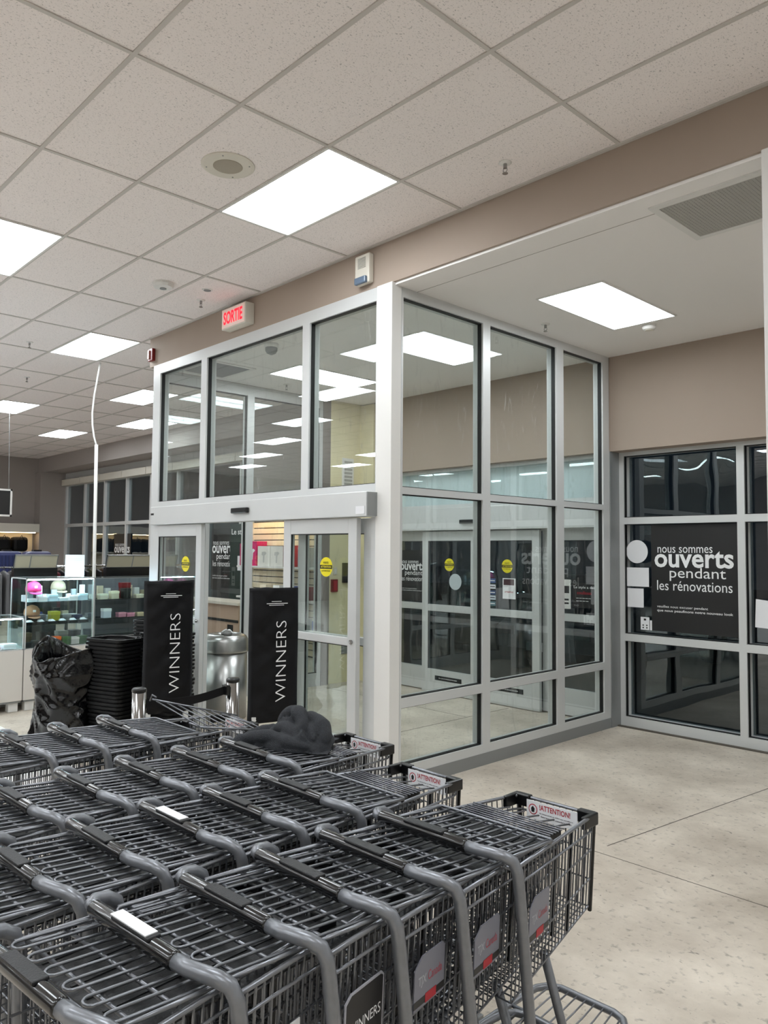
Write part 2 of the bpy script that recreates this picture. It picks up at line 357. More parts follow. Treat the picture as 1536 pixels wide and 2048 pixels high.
# far left outer windows
us = []; x = .35
glazed('window_6', 'row of tall dark windows beyond the display cases', (-21.0, 8.05, 0), X_, NY,
       [(.18+1.21*k, 1.32+1.21*k) for k in range(8)], [(.3, 2.36), (2.44, 3.45)], (0, 9.72, 0, 3.80), .14, 'glass_exterior', gask=False)
bl = MB()
for k in range(8): bl.box(-21.0+.14+1.21*k, -21.0+1.33+1.21*k, 7.93, 8.03, 3.46, 3.62)
bl.build('roller_blind', 'beige_plastic'); tag(bpy.data.objects['roller_blind'], 'row of rolled-up pale blinds over the far left windows', 'blind')

# ---------------------------------------------------------------- sliding doors
def leaf(name, label, x0, x1, y, z1, rails, pane, depth=.045, kick=.30, st=.10, cat='door', kindn=None):
    t = thing(name, label, cat, ((x0+x1)/2, y, 0), kind='structure')
    f = MB().box(x0, x0+st, y, y+depth, .01, z1).box(x1-st, x1, y, y+depth, .01, z1)
    f.box(x0+st, x1-st, y, y+depth, .01, kick).box(x0+st, x1-st, y, y+depth, rails[0], rails[1]).box(x0+st, x1-st, y, y+depth, z1-.12, z1)
    f.build('door_frame', 'aluminium', t, bevel=.003)
    g = MB()
    for a, b in ((kick, rails[0]), (rails[1], z1-.12)):
        MB().box(x0+st+.001, x1-st-.001, y+.02, y+.025, a+.001, b-.001).build('glass_pane', pane, t)
        w = .007
        g.box(x0+st, x0+st+w, y+.006, y+.018, a, b).box(x0+st, x1-st, y+.006, y+.018, b-w, b)
    g.build('gasket', 'gasket', t)
    return t
dl = leaf('door_1', 'left inner sliding door leaf, slid open behind the first banner', -7.79, -6.80, 3.97, 2.045, (1.047, 1.108), 'glass_inner')
dr = leaf('door_2', 'right inner sliding door leaf, slid open beside the corner post', -5.42, -4.47, 3.97, 2.045, (1.047, 1.108), 'glass_inner')
leaf('door_3', 'fixed glass sidelight behind the left inner leaf', -7.87, -6.87, 4.06, 2.045, (1.047, 1.108), 'glass_inner')
leaf('door_4', 'fixed glass sidelight behind the right inner leaf', -5.33, -4.385, 4.06, 2.045, (1.047, 1.108), 'glass_inner')
for d, xx in ((dl, -6.85), (dr, -4.52)):
    MB().lathe([(.018, 0), (.018, .012), (.010, .02)], 12).build('lock_cylinder', 'chrome', None)
    o = bpy.data.objects[[q.name for q in bpy.data.objects if q.name.startswith('lock_cylinder')][-1]]
    o.rotation_euler = (PI/2, 0, 0); o.location = (xx, 3.968, 1.08); attach(o, d)
def header(name, label, x0, x1, yf, yb, z0, z1, sensor_x):
    t = thing(name, label, 'door operator', ((x0+x1)/2, yb, z0))
    MB().box(x0, x1, yf, yb, z0, z1).build('housing', 'aluminium', t, bevel=.006)
    MB().box(x1, x1+.012, yf, yb, z0+.005, z1-.005).build('end_cap', 'aluminium_dark', t)
    s = MB().box(sensor_x-.13, sensor_x+.13, yf-.035, yf, z0+.075, z0+.125).build('motion_sensor', 'black_plastic', t, bevel=.008)
    MB().box(sensor_x-.115, sensor_x+.115, yf-.037, yf-.034, z0+.085, z0+.10).build('sensor_lens', 'gasket', s)
    return t
hd = header('door_operator', 'long silver header box with a black motion sensor above the inner doors', -7.80, -4.31, 3.925, 4.04, 2.05, 2.243, -6.02)
MB().box(-4.43, -4.33, 3.921, 3.925, 2.07, 2.13).build('sticker', 'paper', hd)
MB().box(-7.78, -7.72, 3.921, 3.925, 2.155, 2.175).build('name_plate', 'gasket', hd)
header('door_operator', 'header box above the outer doors seen through the side glass', -7.6, -4.30, 7.16, 7.30, 2.05, 2.33, -6.02)
struct(MB().box(-7.74, -4.15, 7.3, 7.42, 2.03, 2.335).build('trim_7', 'aluminium'), 'silver rail above the outer doors', 'door rail')
d5 = leaf('door_5', 'left outer sliding door leaf with round white sticker', -6.87, -5.96, 7.24, 2.04, (1.03, 1.115), 'glass_exterior')
d6 = leaf('door_6', 'right outer sliding door leaf with taped paper notice', -5.94, -5.06, 7.24, 2.04, (1.03, 1.115), 'glass_exterior')
leaf('door_7', 'fixed outer sidelight with the small black poster', -7.74, -6.85, 7.33, 2.04, (1.03, 1.115), 'glass_exterior')
leaf('door_8', 'fixed outer sidelight beside the outer window wall', -5.08, -4.17, 7.33, 2.04, (1.03, 1.115), 'glass_exterior')

# ---------------------------------------------------------------- outside
struct(MB().box(-30, 20, 7.6, 40, -.2, -.02).build('ground_outside', 'asphalt'), 'dark asphalt outside the glass', 'ground')
def car(x, y, rz):
    t = thing('car', 'dark parked car outside the outer doors', 'car', (x, y, 0), rz)
    prof = [(-2.2, .35), (-2.25, .7), (-1.9, .88), (-1.1, .98), (-.45, 1.42), (.9, 1.45), (1.6, 1.05), (2.15, .98), (2.25, .6), (2.2, .3), (-2.2, .3)]
    M = Matrix.Translation((x, y, 0)) @ Matrix.Rotation(rz, 4, 'Z') @ Matrix.Rotation(PI/2, 4, 'X') @ Matrix.Translation((0, 0, -.85))
    MB().prism(prof, M, 1.7).build('body', col(120, 122, 126, .3), t, bevel=.06)
    T = Matrix.Translation((x, y, 0)) @ Matrix.Rotation(rz, 4, 'Z')
    for sx in (-1.35, 1.35):
        for sy in (-.8, .8):
            o = MB().lathe([(.32, -.1), (.33, 0), (.32, .1)], 20).build('wheel', 'black_plastic')
            o.rotation_euler = (PI/2, 0, rz); o.location = T @ Vector((sx, sy, .33)); attach(o, t)
    MB().obox(T, -2.28, -2.25, -.75, -.45, .62, .74).build('headlight', 'chrome', t); MB().obox(T, -2.28, -2.25, .45, .75, .62, .74).build('headlight', 'chrome', t)
    MB().obox(T, -2.29, -2.26, -.25, .25, .42, .54).build('number_plate', 'paper', t)
    MB().obox(T, -2.27, -2.2, -.8, .8, .3, .44).build('bumper', 'black_plastic', t)
car(-6.2, 11.2, PI/2)

# ---------------------------------------------------------------- ceiling lights
def troffer(name, label, cx, cy, z, along, group):
    t = thing(name, label, 'ceiling light', (cx, cy, z), group=group)
    a, b = (.60, .296) if along == 'x' else (.296, .60)
    f = MB()
    for s in (-1, 1):
        f.box(cx-a, cx+a, cy+s*b-.009, cy+s*b+.009, z-.008, z); f.box(cx+s*a-.009, cx+s*a+.009, cy-b, cy+b, z-.008, z)
    f.build('light_frame', 'white_paint', t)
    o = MB().box(-a+.008, a-.008, -b+.008, b-.008, -.004, -.001).build('diffuser', 'lamp_x' if along == 'x' else 'lamp_y')
    o.location = (cx, cy, z); attach(o, t)
    return t
seen = {(-1, 0): 'lit ceiling panel nearest the camera, left of the wall speaker', (-3, -2): 'lit ceiling panel cut by the left edge of the photo, upper one',
        (-5, 1): 'lit ceiling panel directly above the white hanging cable', (-9, 2): 'small lit panel at the left edge above the hanging picture frame',
        (-11, 5): 'farthest small lit ceiling panel left of the white pole', (-7, 4): 'lit ceiling panel right of the cable, half behind the vestibule frame',
        (-9, 6): 'small lit panel over the left windows, right of the white pole'}
lat = dict(seen)
for n in range(-3, 6):
    for mm in range(-2, 8):
        i, j = -1-4*n-2*mm, n-2*mm
        if i == -9 and j in (6, 7): continue
        lat.setdefault((i, j), None)
g0 = None
for (i, j), lab in lat.items():
    x = X0+1.2192*(i+.5); y = Y0+.6096*(j+.5)
    if not (-21 < x < 2.6 and -11 < y): continue
    if x > -8.8 and y > 3.6: continue
    if y > 7.1: continue
    if lab is None and y > 1.5 and x < -2: continue
    troffer('ceiling_light', lab or 'lit ceiling panel over the shop floor, outside the picture and mirrored in the glass', x, y, ZC-.001, 'x', 'ceiling light panels of the shop floor')
troffer('ceiling_light', 'lit panel in the plaster ceiling right of the vestibule, above the outer window', -3.285, 5.70, ZV-.001, 'y', 'light panels in the plaster ceiling')
troffer('ceiling_light', 'lit panel inside the vestibule near the corner post', -5.22, 5.70, ZV-.001, 'y', 'light panels in the plaster ceiling')
troffer('ceiling_light', 'lit panel inside the vestibule over the left door leaf', -7.0, 5.70, ZV-.001, 'y', 'light panels in the plaster ceiling')
troffer('ceiling_light', 'added light panel in the plaster ceiling, unseen behind the white pillar', -0.1, 5.70, ZV-.001, 'y', 'light panels in the plaster ceiling')  # out of view, added to brighten the plaster ceiling
troffer('ceiling_light', 'added light panel in the plaster ceiling, unseen far right of the pillar', 2.0, 5.70, ZV-.001, 'y', 'light panels in the plaster ceiling')  # second unseen panel, added for more light from the right
# ---------------------------------------------------------------- things on ceiling and beam
def sprinkler(x, y, z, label):
    t = thing('sprinkler', label, 'sprinkler', (x, y, z), group='ceiling sprinklers')
    MB().lathe([(.032, -.008), (.040, -.003), (.040, 0)], 18, (x, y, z)).build('escutcheon', 'white_paint', t, True)
    b = MB().lathe([(.012, -.035), (.012, -.006)], 10, (x, y, z)).tube([(x-.012, y, z-.035), (x-.016, y, z-.05), (x, y, z-.066)], .0028, 6)
    b.tube([(x+.012, y, z-.035), (x+.016, y, z-.05), (x, y, z-.066)], .0028, 6).lathe([(.018, -.069), (.018, -.066)], 12, (x, y, z))
    b.build('sprinkler_head', 'chrome', t)
sprinkler(-2.85, 3.73, ZC, 'chrome sprinkler head in the tile near the beam, upper right')
sprinkler(-6.51, 3.75, ZC, 'chrome sprinkler head above the lit red exit sign')
sprinkler(-9.27, 3.11, ZC, 'small sprinkler head left of the panel above the cable')
sprinkler(-11.21, 3.74, ZC, 'small sprinkler head farthest left, below its twin')
sprinkler(-3.93, 5.73, ZV, 'sprinkler head in the plaster ceiling left of the lit panel')
sprinkler(-7.63, 5.60, ZV, 'sprinkler head inside the vestibule')
t = thing('ceiling_speaker', 'round beige ceiling speaker left of the bright panel', 'speaker', (-4.08, 2.52, ZC))
MB().lathe([(.150, -.010), (.165, -.006), (.165, 0)], 40, (-4.08, 2.52, ZC)).build('speaker_ring', 'beige_plastic', t)
MB().lathe([(.088, -.013), (.092, -.0101)], 32, (-4.08, 2.52, ZC)).build('grille', mat('speaker_mesh', (206, 196, 178), 0.6, bump=1.0, bscale=500), t)
for k in range(4):
    a = PI/4+k*PI/2; MB().lathe([(.005, -.012), (.005, -.0101)], 8, (-4.08+.135*math.cos(a), 2.52+.135*math.sin(a), ZC)).build('screw', 'aluminium_dark', t)
t = thing('smoke_detector', 'white octagonal smoke detector on the ceiling above the exit sign', 'smoke detector', (-6.33, 3.26, ZC))
MB().lathe([(.055, -.05), (.085, -.042), (.095, -.02), (.095, 0)], 10, (-6.33, 3.26, ZC)).build('housing', 'white_paint', t)
MB().lathe([(.03, -.056), (.03, -.05)], 12, (-6.33, 3.26, ZC)).build('sensor_cap', 'aluminium_dark', t)
t = thing('recessed_cover', 'small round recessed cover beside the sprinkler near the exit sign', 'ceiling cover', (-6.21, 3.64, ZC))
MB().lathe([(.045, -.006), (.05, 0)], 20, (-6.21, 3.64, ZC)).build('ring', 'white_paint', t)
MB().lathe([(.034, -.008), (.034, -.006)], 20, (-6.21, 3.64, ZC)).build('recess', 'aluminium_dark', t)
t = thing('detector', 'flat white detector beside the panel in the plaster ceiling', 'detector', (-3.3, 6.42, ZV))
MB().lathe([(.05, -.04), (.06, -.02), (.06, 0)], 20, (-3.3, 6.42, ZV)).build('housing', 'white_paint', t, True)
MB().lathe([(.035, -.045), (.035, -.04)], 16, (-3.3, 6.42, ZV)).build('lens', 'beige_plastic', t)
t = thing('camera_dome', 'small glass dome on the vestibule ceiling behind the top pane', 'camera', (-6.23, 4.38, ZV))
MB().lathe([(.07, -.04), (.07, 0)], 20, (-6.23, 4.38, ZV)).build('housing', 'white_paint', t, True)
MB().lathe([(.012, -.11), (.045, -.095), (.06, -.07), (.06, -.04)], 20, (-6.23, 4.38, ZV)).build('dome', 'aluminium_dark', t, True)
def grille(name, label, x0, x1, y0, y1, n, fm):
    t = thing(name, label, 'air vent', ((x0+x1)/2, (y0+y1)/2, ZV))
    w = .045; f = MB().box(x0-w, x1+w, y0-w, y0, ZV-.012, ZV).box(x0-w, x1+w, y1, y1+w, ZV-.012, ZV).box(x0-w, x0, y0, y1, ZV-.012, ZV).box(x1, x1+w, y0, y1, ZV-.012, ZV)
    f.build('vent_frame', 'white_paint', t)
    MB().box(x0, x1, y0, y1, ZV-.003, ZV-.001).build('vent_back', 'dark_void', t)
    l = MB()
    for k in range(n):
        yy = y0+(k+.5)*(y1-y0)/n; l.add([(x0, yy-.006, ZV-.004), (x1, yy-.006, ZV-.004), (x1, yy+.006, ZV-.011), (x0, yy+.006, ZV-.011)], [(0, 1, 2, 3)])
    for k in range(int((x1-x0)/.02)):
        xx = x0+k*.02; l.box(xx, xx+.002, y0, y1, ZV-.009, ZV-.004)
    l.build('louvre', fm, t)
grille('air_vent', 'large square louvred vent in the plaster ceiling at upper right', -2.11, -1.53, 4.24, 4.80, 26, 'louvre')
grille('air_vent', 'dark square vent in the vestibule ceiling over the left pane', -7.85, -7.25, 4.32, 4.82, 26, 'aluminium_dark')
# exit sign
t = thing('exit_sign', 'lit white box reading SORTIE in red letters on the beam', 'exit sign', (-6.24, 3.98, 3.99))
MB().box(-6.44, -6.03, 3.94, 4.04, 3.915, 4.115).build('sign_box', 'beige_plastic', t, bevel=.006)
MB().box(-6.43, -6.04, 3.936, 3.94, 3.925, 4.105).build('sign_face', mat('lit_face', (235, 215, 205), 0.5, emit=(255, 214, 205), es=.12), t)
lettering([('SORTIE', -6.40, 3.935+.0, .33, .14, .02)], Matrix.Identity(4), 'red_glow', None) if 0 else None
lettering([('SORTIE', .03, .03, .325, .125, .03)], frame_m((-6.43, 3.936, 3.925), *FRONT), 'red_glow', t)
# speaker strobe box on beam
t = thing('alarm_speaker', 'white alarm speaker box with blue-grey lens on the beam', 'alarm', (-4.44, 3.98, 3.88))
MB().box(-4.54, -4.37, 3.985, 4.04, 3.895, 4.13).build('housing', 'beige_plastic', t, bevel=.012)
g_ = MB()
for k in range(8): g_.box(-4.50, -4.41, 3.981, 3.985, 4.02+.011*k, 4.025+.011*k)
g_.build('grille', mat('grille_grey', (170, 168, 160), .6), t)
MB().box(-4.52, -4.39, 3.96, 3.99, 3.89, 3.945).build('strobe_lens', col(96, 112, 132, .2), t, bevel=.008)
# fire strobe
t = thing('fire_alarm', 'small red fire alarm strobe at the left end of the beam', 'alarm', (-8.05, 4.0, 3.95))
MB().box(-8.09, -7.99, 4.0, 4.04, 3.91, 4.05).build('housing', 'red_plastic', t, bevel=.006)
MB().box(-8.075, -8.045, 3.985, 4.0, 3.93, 4.03).build('strobe', col(200, 150, 140, .3), t)
# cable and pole
t = thing('power_pole', 'white pole with bent hose rising to the ceiling, behind the tall display case', 'power pole', (-9.65, 4.12, 0))
MB().tube([(-9.65, 4.12, 0), (-9.71, 4.12, 3.13)], .022, 12).build('pole', 'white_paint', t, True)
MB().tube([(-9.71, 4.12, 3.12), (-9.79, 4.12, 3.24), (-9.85, 4.12, 3.40), (-9.865, 4.12, 3.56), (-9.82, 4.12, 3.78), (-9.74, 4.12, 3.98), (-9.66, 4.12, ZC)], .012, 10).build('hose', 'white_paint', t, True)

# ---------------------------------------------------------------- posters and stickers on glass
def flat(name, label, cat, x0, x1, z0, z1, y, material, group=None):
    t = thing(name, label, cat, ((x0+x1)/2, y, z0), group=group)
    MB().box(x0, x1, y-.002, y, z0, z1).build('sheet', material, t)
    return t
def open_poster(label, x0, x1, z0, z1, y):
    t = flat('poster', label, 'poster', x0, x1, z0, z1, y, 'poster_black')
    w = x1-x0; h_ = z1-z0
    M = frame_m((x0, y-.0025, z0), *FRONT)
    L = [('nous sommes', .078*w, .735*h_, .635*w, .054*h_, 0), ('ouverts', .04*w, .598*h_, .90*w, .155*h_, .022), ('pendant', .22*w, .474*h_, .635*w, .125*h_, 0),
         ('les r\u00e9novations', .068*w, .385*h_, .855*w, .092*h_, 0), ('veuillez nous excuser pendant', .066*w, .215*h_, .59*w, .03*h_, 0),
         ('que nous peaufinons notre nouveau look', .066*w, .178*h_, .86*w, .03*h_, .01)]
    lettering(L, M, 'letter_white', t)
    return t
open_poster('large black poster reading ouverts pendant les r\u00e9novations on the outer window', -3.81, -2.93, 1.0, 2.075, 7.415)
open_poster('smaller copy of the black poster on the outer sidelight behind the corner post', -7.385, -6.88, 1.14, 1.80, 7.335)
open_poster('distant black renovation poster on the far window, right of the white pole', -17.9, -17.0, 1.02, 2.15, 8.09)
open_poster('black renovation poster seen between the inner doors, behind the left leaf', -13.45, -12.55, 1.0, 2.2, 8.09)
def disc(label, x, z, r, y, m_, name='sticker', text=False):
    t = thing(name, label, 'sticker', (x, y, z-r))
    M = frame_m((x, y, z), *FRONT)
    MB().prism([(r*math.cos(a*PI/20), r*math.sin(a*PI/20)) for a in range(40)], M, .0015).build('disc', m_, t)
    if text:
        MB().prism([(-r*.98, -r*.2), (r*.98, -r*.2), (r*.98, r*.2), (-r*.98, r*.2)], frame_m((x, y-.0016, z), *FRONT), .0006).build('black_band', 'gasket', t)
        lettering([('ATTENTION', -r*.82, -r*.1, r*1.64, r*.22, .02)], frame_m((x, y-.0023, z), *FRONT), 'yellow', t)
        lettering([('PORTE', -r*.4, r*.32, r*.8, r*.22, .02), ('AUTOMATIQUE', -r*.7, -r*.5, r*1.4, r*.17, .02)], frame_m((x, y-.0017, z), *FRONT), 'gasket', t)
    return t
disc('yellow round automatic door warning sticker on the left inner leaf', -7.13, 1.64, .079, 3.988, 'yellow', text=True)
disc('yellow round automatic door warning sticker on the right inner leaf', -4.86, 1.655, .079, 3.988, 'yellow', text=True)
disc('yellow round warning sticker on the left outer leaf, above the white disc', -6.42, 1.62, .079, 7.258, 'yellow', text=True)
disc('yellow round warning sticker on the right outer leaf, above the taped notice', -5.52, 1.62, .079, 7.258, 'yellow', text=True)
disc('plain white disc on the left outer leaf, below the yellow sticker', -6.32, 1.41, .10, 7.258, col(190, 198, 202), 'sticker')
disc('plain white disc on the dark outer window, left of the large poster', -3.97, 1.80, .12, 7.418, 'paper', 'sticker')
flat('paper_sheet', 'blank white sheet on the outer window, just below the white disc', 'paper', -4.09, -3.84, 1.44, 1.635, 7.418, 'paper')
flat('paper_sheet', 'smaller blank white sheet on the outer window, lowest beside the large poster', 'paper', -4.08, -3.90, 1.225, 1.42, 7.418, 'paper')
t = flat('notice', 'small printed notice with wheelchair sign at the lower left of the large poster', 'notice', -3.935, -3.84, 1.0, 1.13, 7.418, 'paper')
g_ = MB()
for a, b in ((.02, .025), (.06, .025), (.02, .05), (.06, .05)): g_.box(-3.935+a, -3.935+a+.015, 7.4155, 7.416, 1.0+b-.01, 1.0+b+.004)
g_.box(-3.90, -3.875, 7.4155, 7.416, 1.095, 1.115); g_.build('print', 'poster_black', t)
flat('paper_strip', 'narrow white strip beside the small notice', 'paper', -3.832, -3.81, 1.0, 1.10, 7.416, 'paper')
t = thing('paper_sheet', 'tilted white sheet on the window at the right edge of the photo', 'paper', (-2.72, 7.418, 1.1))
MB().prism([(0, .01), (.2, 0), (.2, .25), (.01, .27)], frame_m((-2.80, 7.418, 1.10), *FRONT), .002).build('sheet', 'paper', t)
t = flat('notice', 'taped notice with a crossed-out dog picture on the right outer leaf', 'notice', -5.585, -5.40, 1.24, 1.48, 7.258, 'paper')
MB().box(-5.57, -5.42, 7.2545, 7.256, 1.40, 1.47).build('picture', col(70, 40, 45), t)
lettering([('ATTENTION', .03, .07, .125, .02, .02)], frame_m((-5.585, 7.2555, 1.24), *FRONT), 'crimson', t)
for k, (z, c_) in enumerate(((1.47, (70, 90, 140)), (1.40, (220, 220, 226)), (1.33, (60, 80, 120)), (1.27, (200, 210, 220)), (1.20, (90, 120, 130)))):
    t = flat('decal', ['blue decal topmost in the column on the right outer leaf', 'pale decal second in the column on the right outer leaf', 'navy decal third in the column on the right outer leaf',
        'pale decal fourth in the column on the right outer leaf', 'teal decal lowest in the column on the right outer leaf'][k], 'sticker', -5.79, -5.69, z-.05, z, 7.258, col(*c_), 'decals on the outer door')
    MB().box(-5.78, -5.70, 7.2545, 7.256, z-.03, z-.02).build('print', 'poster_black' if sum(c_) > 500 else 'letter_white', t)
t = flat('opening_hours_sign', 'white rounded board with dark panels on the outer sidelight near the window', 'sign', -4.80, -4.69, 1.17, 1.49, 7.30, 'white_paint')
g_ = MB().box(-4.79, -4.71, 7.2975, 7.299, 1.34, 1.42).box(-4.785, -4.715, 7.2975, 7.299, 1.26, 1.28).box(-4.785, -4.715, 7.2975, 7.299, 1.22, 1.24); g_.build('print', 'poster_black', t)
t = flat('poster', 'small black poster reading Le style a des coulisses near the outer window', 'poster', -4.67, -4.36, 1.19, 1.46, 7.30, 'poster_black')
lettering([('Le style a des', .02, .20, .26, .035, .01), ('\u2014 \u2014 \u2014 \u2014 \u2014', .05, .10, .18, .006, .01), ('\u2014 \u2014 \u2014 \u2014', .05, .07, .15, .006, .01)], frame_m((-4.67, 7.2975, 1.19), *FRONT), 'letter_white', t)
lettering([('coulisses', .06, .145, .18, .035, .01)], frame_m((-4.67, 7.2975, 1.19), *FRONT), 'crimson', t, name='red_lettering')
for (x, lab) in ((-6.42, 'narrow black safety strip on the bottom rail of the left outer leaf'), (-5.50, 'narrow black safety strip on the bottom rail of the right outer leaf')):
    t = flat('safety_strip', lab, 'sticker', x-.22, x+.22, .17, .225, 7.239, 'gasket')
    lettering([('EN CAS D\u2019URGENCE POUSSER', .07, .02, .30, .014, .02)], frame_m((x-.22, 7.2365, .17), *FRONT), 'letter_white', t)
# things on the raw drywall
def wallbox(name, label, cat, y0, y1, z0, z1, d, m1, m2, x=-8.02):
    t = thing(name, label, cat, (x, (y0+y1)/2, z0))
    MB().box(x, x+d, y0, y1, z0, z1).build('housing', m1, t, bevel=.004)
    MB().box(x+d, x+d+.003, y0+.02, y1-.02, z0+.02, z1-.02).build('face', m2, t)
wallbox('control_panel', 'black fire panel on the raw drywall behind the right leaf', 'panel', 6.86, 7.10, 1.35, 1.62, .05, 'black_plastic', 'seat_flap')
wallbox('pull_station', 'small red pull station on the raw drywall', 'alarm', 6.66, 6.76, 1.23, 1.40, .04, 'red_plastic', 'crimson')
wallbox('thermostat', 'little pale thermostat above the red pull station', 'thermostat', 6.70, 6.76, 1.46, 1.56, .02, 'beige_plastic', 'white_paint')
wallbox('outlet_cover', 'grey metal cover low on the raw drywall', 'cover', 6.86, 7.02, .38, .56, .01, 'aluminium_dark', 'aluminium_dark')
t = thing('wall_vent', 'narrow grey vent high on the raw drywall behind the upper pane', 'air vent', (-7.98, 7.0, 2.72))
MB().box(-8.02, -8.0, 6.84, 7.04, 2.66, 3.06).build('vent_frame', 'white_paint', t)
g_ = MB()
for k in range(7): g_.box(-8.0, -7.995, 6.87, 7.01, 2.69+.05*k, 2.72+.05*k)
g_.build('louvre', 'louvre', t)

# ---------------------------------------------------------------- banners, stanchions, can, bag, baskets
def banner(x, y, z0, z1, w, rz, label):
    t = thing('banner', label, 'banner', (x, y, 0), rz, group='security gate covers')
    n, mrows = 14, 44; vs = []; fs = []
    ox = x*3.1
    for side in (-1, 1):
        for i in range(mrows+1):
            for j in range(n+1):
                u = (j/n-.5)*w; v = z0+(z1-z0)*i/mrows
                e = math.sin(PI*j/n)**.5
                d = (noise.noise(Vector((u*3+ox, v*9-u*6, side)))*.022 + noise.noise(Vector((u*6+ox, v*20+u*14, side+3)))*.013)*e
                vs.append((side*.028*e + (d if side > 0 else -d*.5), u*(1+.008*math.sin(v*9+ox)), v + (.012*noise.noise(Vector((u*8, ox, side))) if i in (0, mrows) else 0)))
    k = (n+1)*(mrows+1)
    for s in (0, 1):
        for i in range(mrows):
            for j in range(n):
                a = s*k+i*(n+1)+j; fs.append((a, a+1, a+n+2, a+n+1))
    for i in range(mrows):
        for j in (0, n): a = i*(n+1)+j; fs.append((a, a+n+1, a+n+1+k, a+k))
    for j in range(n):
        for i in (0, mrows): a = i*(n+1)+j; fs.append((a, a+1, a+1+k, a+k))
    b = MB(); b.v = vs; b.f = fs; T = Matrix.Translation((x, y, 0)) @ Matrix.Rotation(rz, 4, 'Z')
    b.v = [tuple(T @ Vector(p)) for p in b.v]
    b.build('cover', 'black_fabric', t, True)
    F = MB()
    for s in (-1, 1): F.obox(T, -.018, .018, s*w*.38-.02, s*w*.38+.02, .02, z0+.05)
    F.obox(T, -.06, .06, -w*.5, w*.5, 0, .03); F.build('gate_foot', 'aluminium', t, bevel=.004)
    M = T @ frame_m((.058, .035, z0+(z1-z0)*.155), Vector((0,0,1)), Vector((0,-1,0)))
    lettering([('WINNERS', 0, -.045, (z1-z0)*.60, .082, -.016)], M, 'letter_white', t)
    M2 = T @ frame_m((.054, -.08, z1-.13), *SIDE)
    lettering([('\u2014\u2014\u2014', .04, .028, .08, .004, 0), ('\u2014\u2014\u2014\u2014\u2014', 0, .012, .17, .005, 0), ('\u2014\u2014\u2014\u2014', .02, 0, .12, .004, 0)], M2, 'letter_white', t, name='small_print')
banner(-4.85, 3.47, .49, 1.50, .40, math.radians(-14), 'black banner reading WINNERS upright, nearest the open doors, beside the corner')
banner(-5.76, 3.08, .47, 1.53, .40, math.radians(-14), 'black banner reading WINNERS upright, behind the stanchion belt beside stacked baskets')
def stanchion(x, y, label):
    t = thing('stanchion', label, 'stanchion', (x, y, 0), group='belt stanchions')
    MB().lathe([(.040, .02), (.040, .985)], 24, (x, y, 0)).build('post', 'chrome', t, True)
    MB().lathe([(.042, .972), (.042, .985), (.036, .992)], 24, (x, y, 0)).build('belt_head', 'black_plastic', t, True)
    MB().lathe([(.17, 0), (.17, .01), (.05, .03), (.033, .035)], 32, (x, y, 0)).build('base', 'chrome', t, True)
stanchion(-4.14, 2.66, 'chrome stanchion with black belt head in front of the trash can')
stanchion(-4.20, 2.07, 'chrome stanchion in front of the left banner and stacked baskets')
t = thing('stanchion_belt', 'black retractable belt stretched between the two chrome stanchions', 'belt', (-4.17, 2.36, .9))
b = MB(); P0 = Vector((-4.14-.005, 2.66-.045, .90)); P1 = Vector((-4.20+.005, 2.07+.045, .88))
n = 12; vs = []
for k in range(n+1):
    p = P0.lerp(P1, k/n); sg = -.03*math.sin(PI*k/n)
    for q in (0, .05):
        for e in (-.0012, .0012): vs.append((p.x+e, p.y, p.z+sg+q))
fs = []
for k in range(n):
    a = 4*k; fs += [(a, a+2, a+6, a+4), (a+1, a+5, a+7, a+3), (a, a+4, a+5, a+1), (a+2, a+3, a+7, a+6)]
b.v = vs; b.f = fs; b.build('webbing', 'black_fabric', t)
MB().box(-4.17, -4.115, 2.60, 2.622, .895, .955).build('belt_clip', 'black_plastic', t)
# trash can
t = thing('trash_can', 'large brushed steel trash can with domed top between the open doors', 'trash can', (-7.20, 4.52, 0))
c_ = (-7.20, 4.52, 0)
MB().lathe([(.225, 0), (.235, .01), (.235, .70)], 48, c_).build('can_body', 'brushed', t, True)
MB().lathe([(.244, .70), (.248, .715), (.244, .735), (.243, .82), (.225, .865), (.18, .888), (.13, .892), (.11, .87), (.10, .80)], 48, c_).build('domed_lid', 'brushed', t, True)
MB().lathe([(.11, .84), (.10, .855)], 32, c_).build('opening', 'dark_void', t)
for k, (dx, dy, cc, lab) in enumerate(((.03, .0, (226, 226, 226), 'crumpled white tissue lying on the trash can lid'), (.11, -.05, (130, 130, 128), 'crumpled grey wrapper lying on the trash can lid'))):
    o = MB().lathe([(.02, 0), (.055, .012), (.06, .03), (.035, .05), (.01, .055)], 12)
    o.v = [tuple(Vector(v)*(1+.35*noise.noise(Vector(v)*40+Vector((k*5, 0, 0))))) for v in o.v]
    o.v = [(v[0]+c_[0]+dx, v[1]+c_[1]+dy, v[2]+.875) for v in o.v]
    tag(o.build('crumpled_paper', col(*cc, .8)), lab, 'litter')
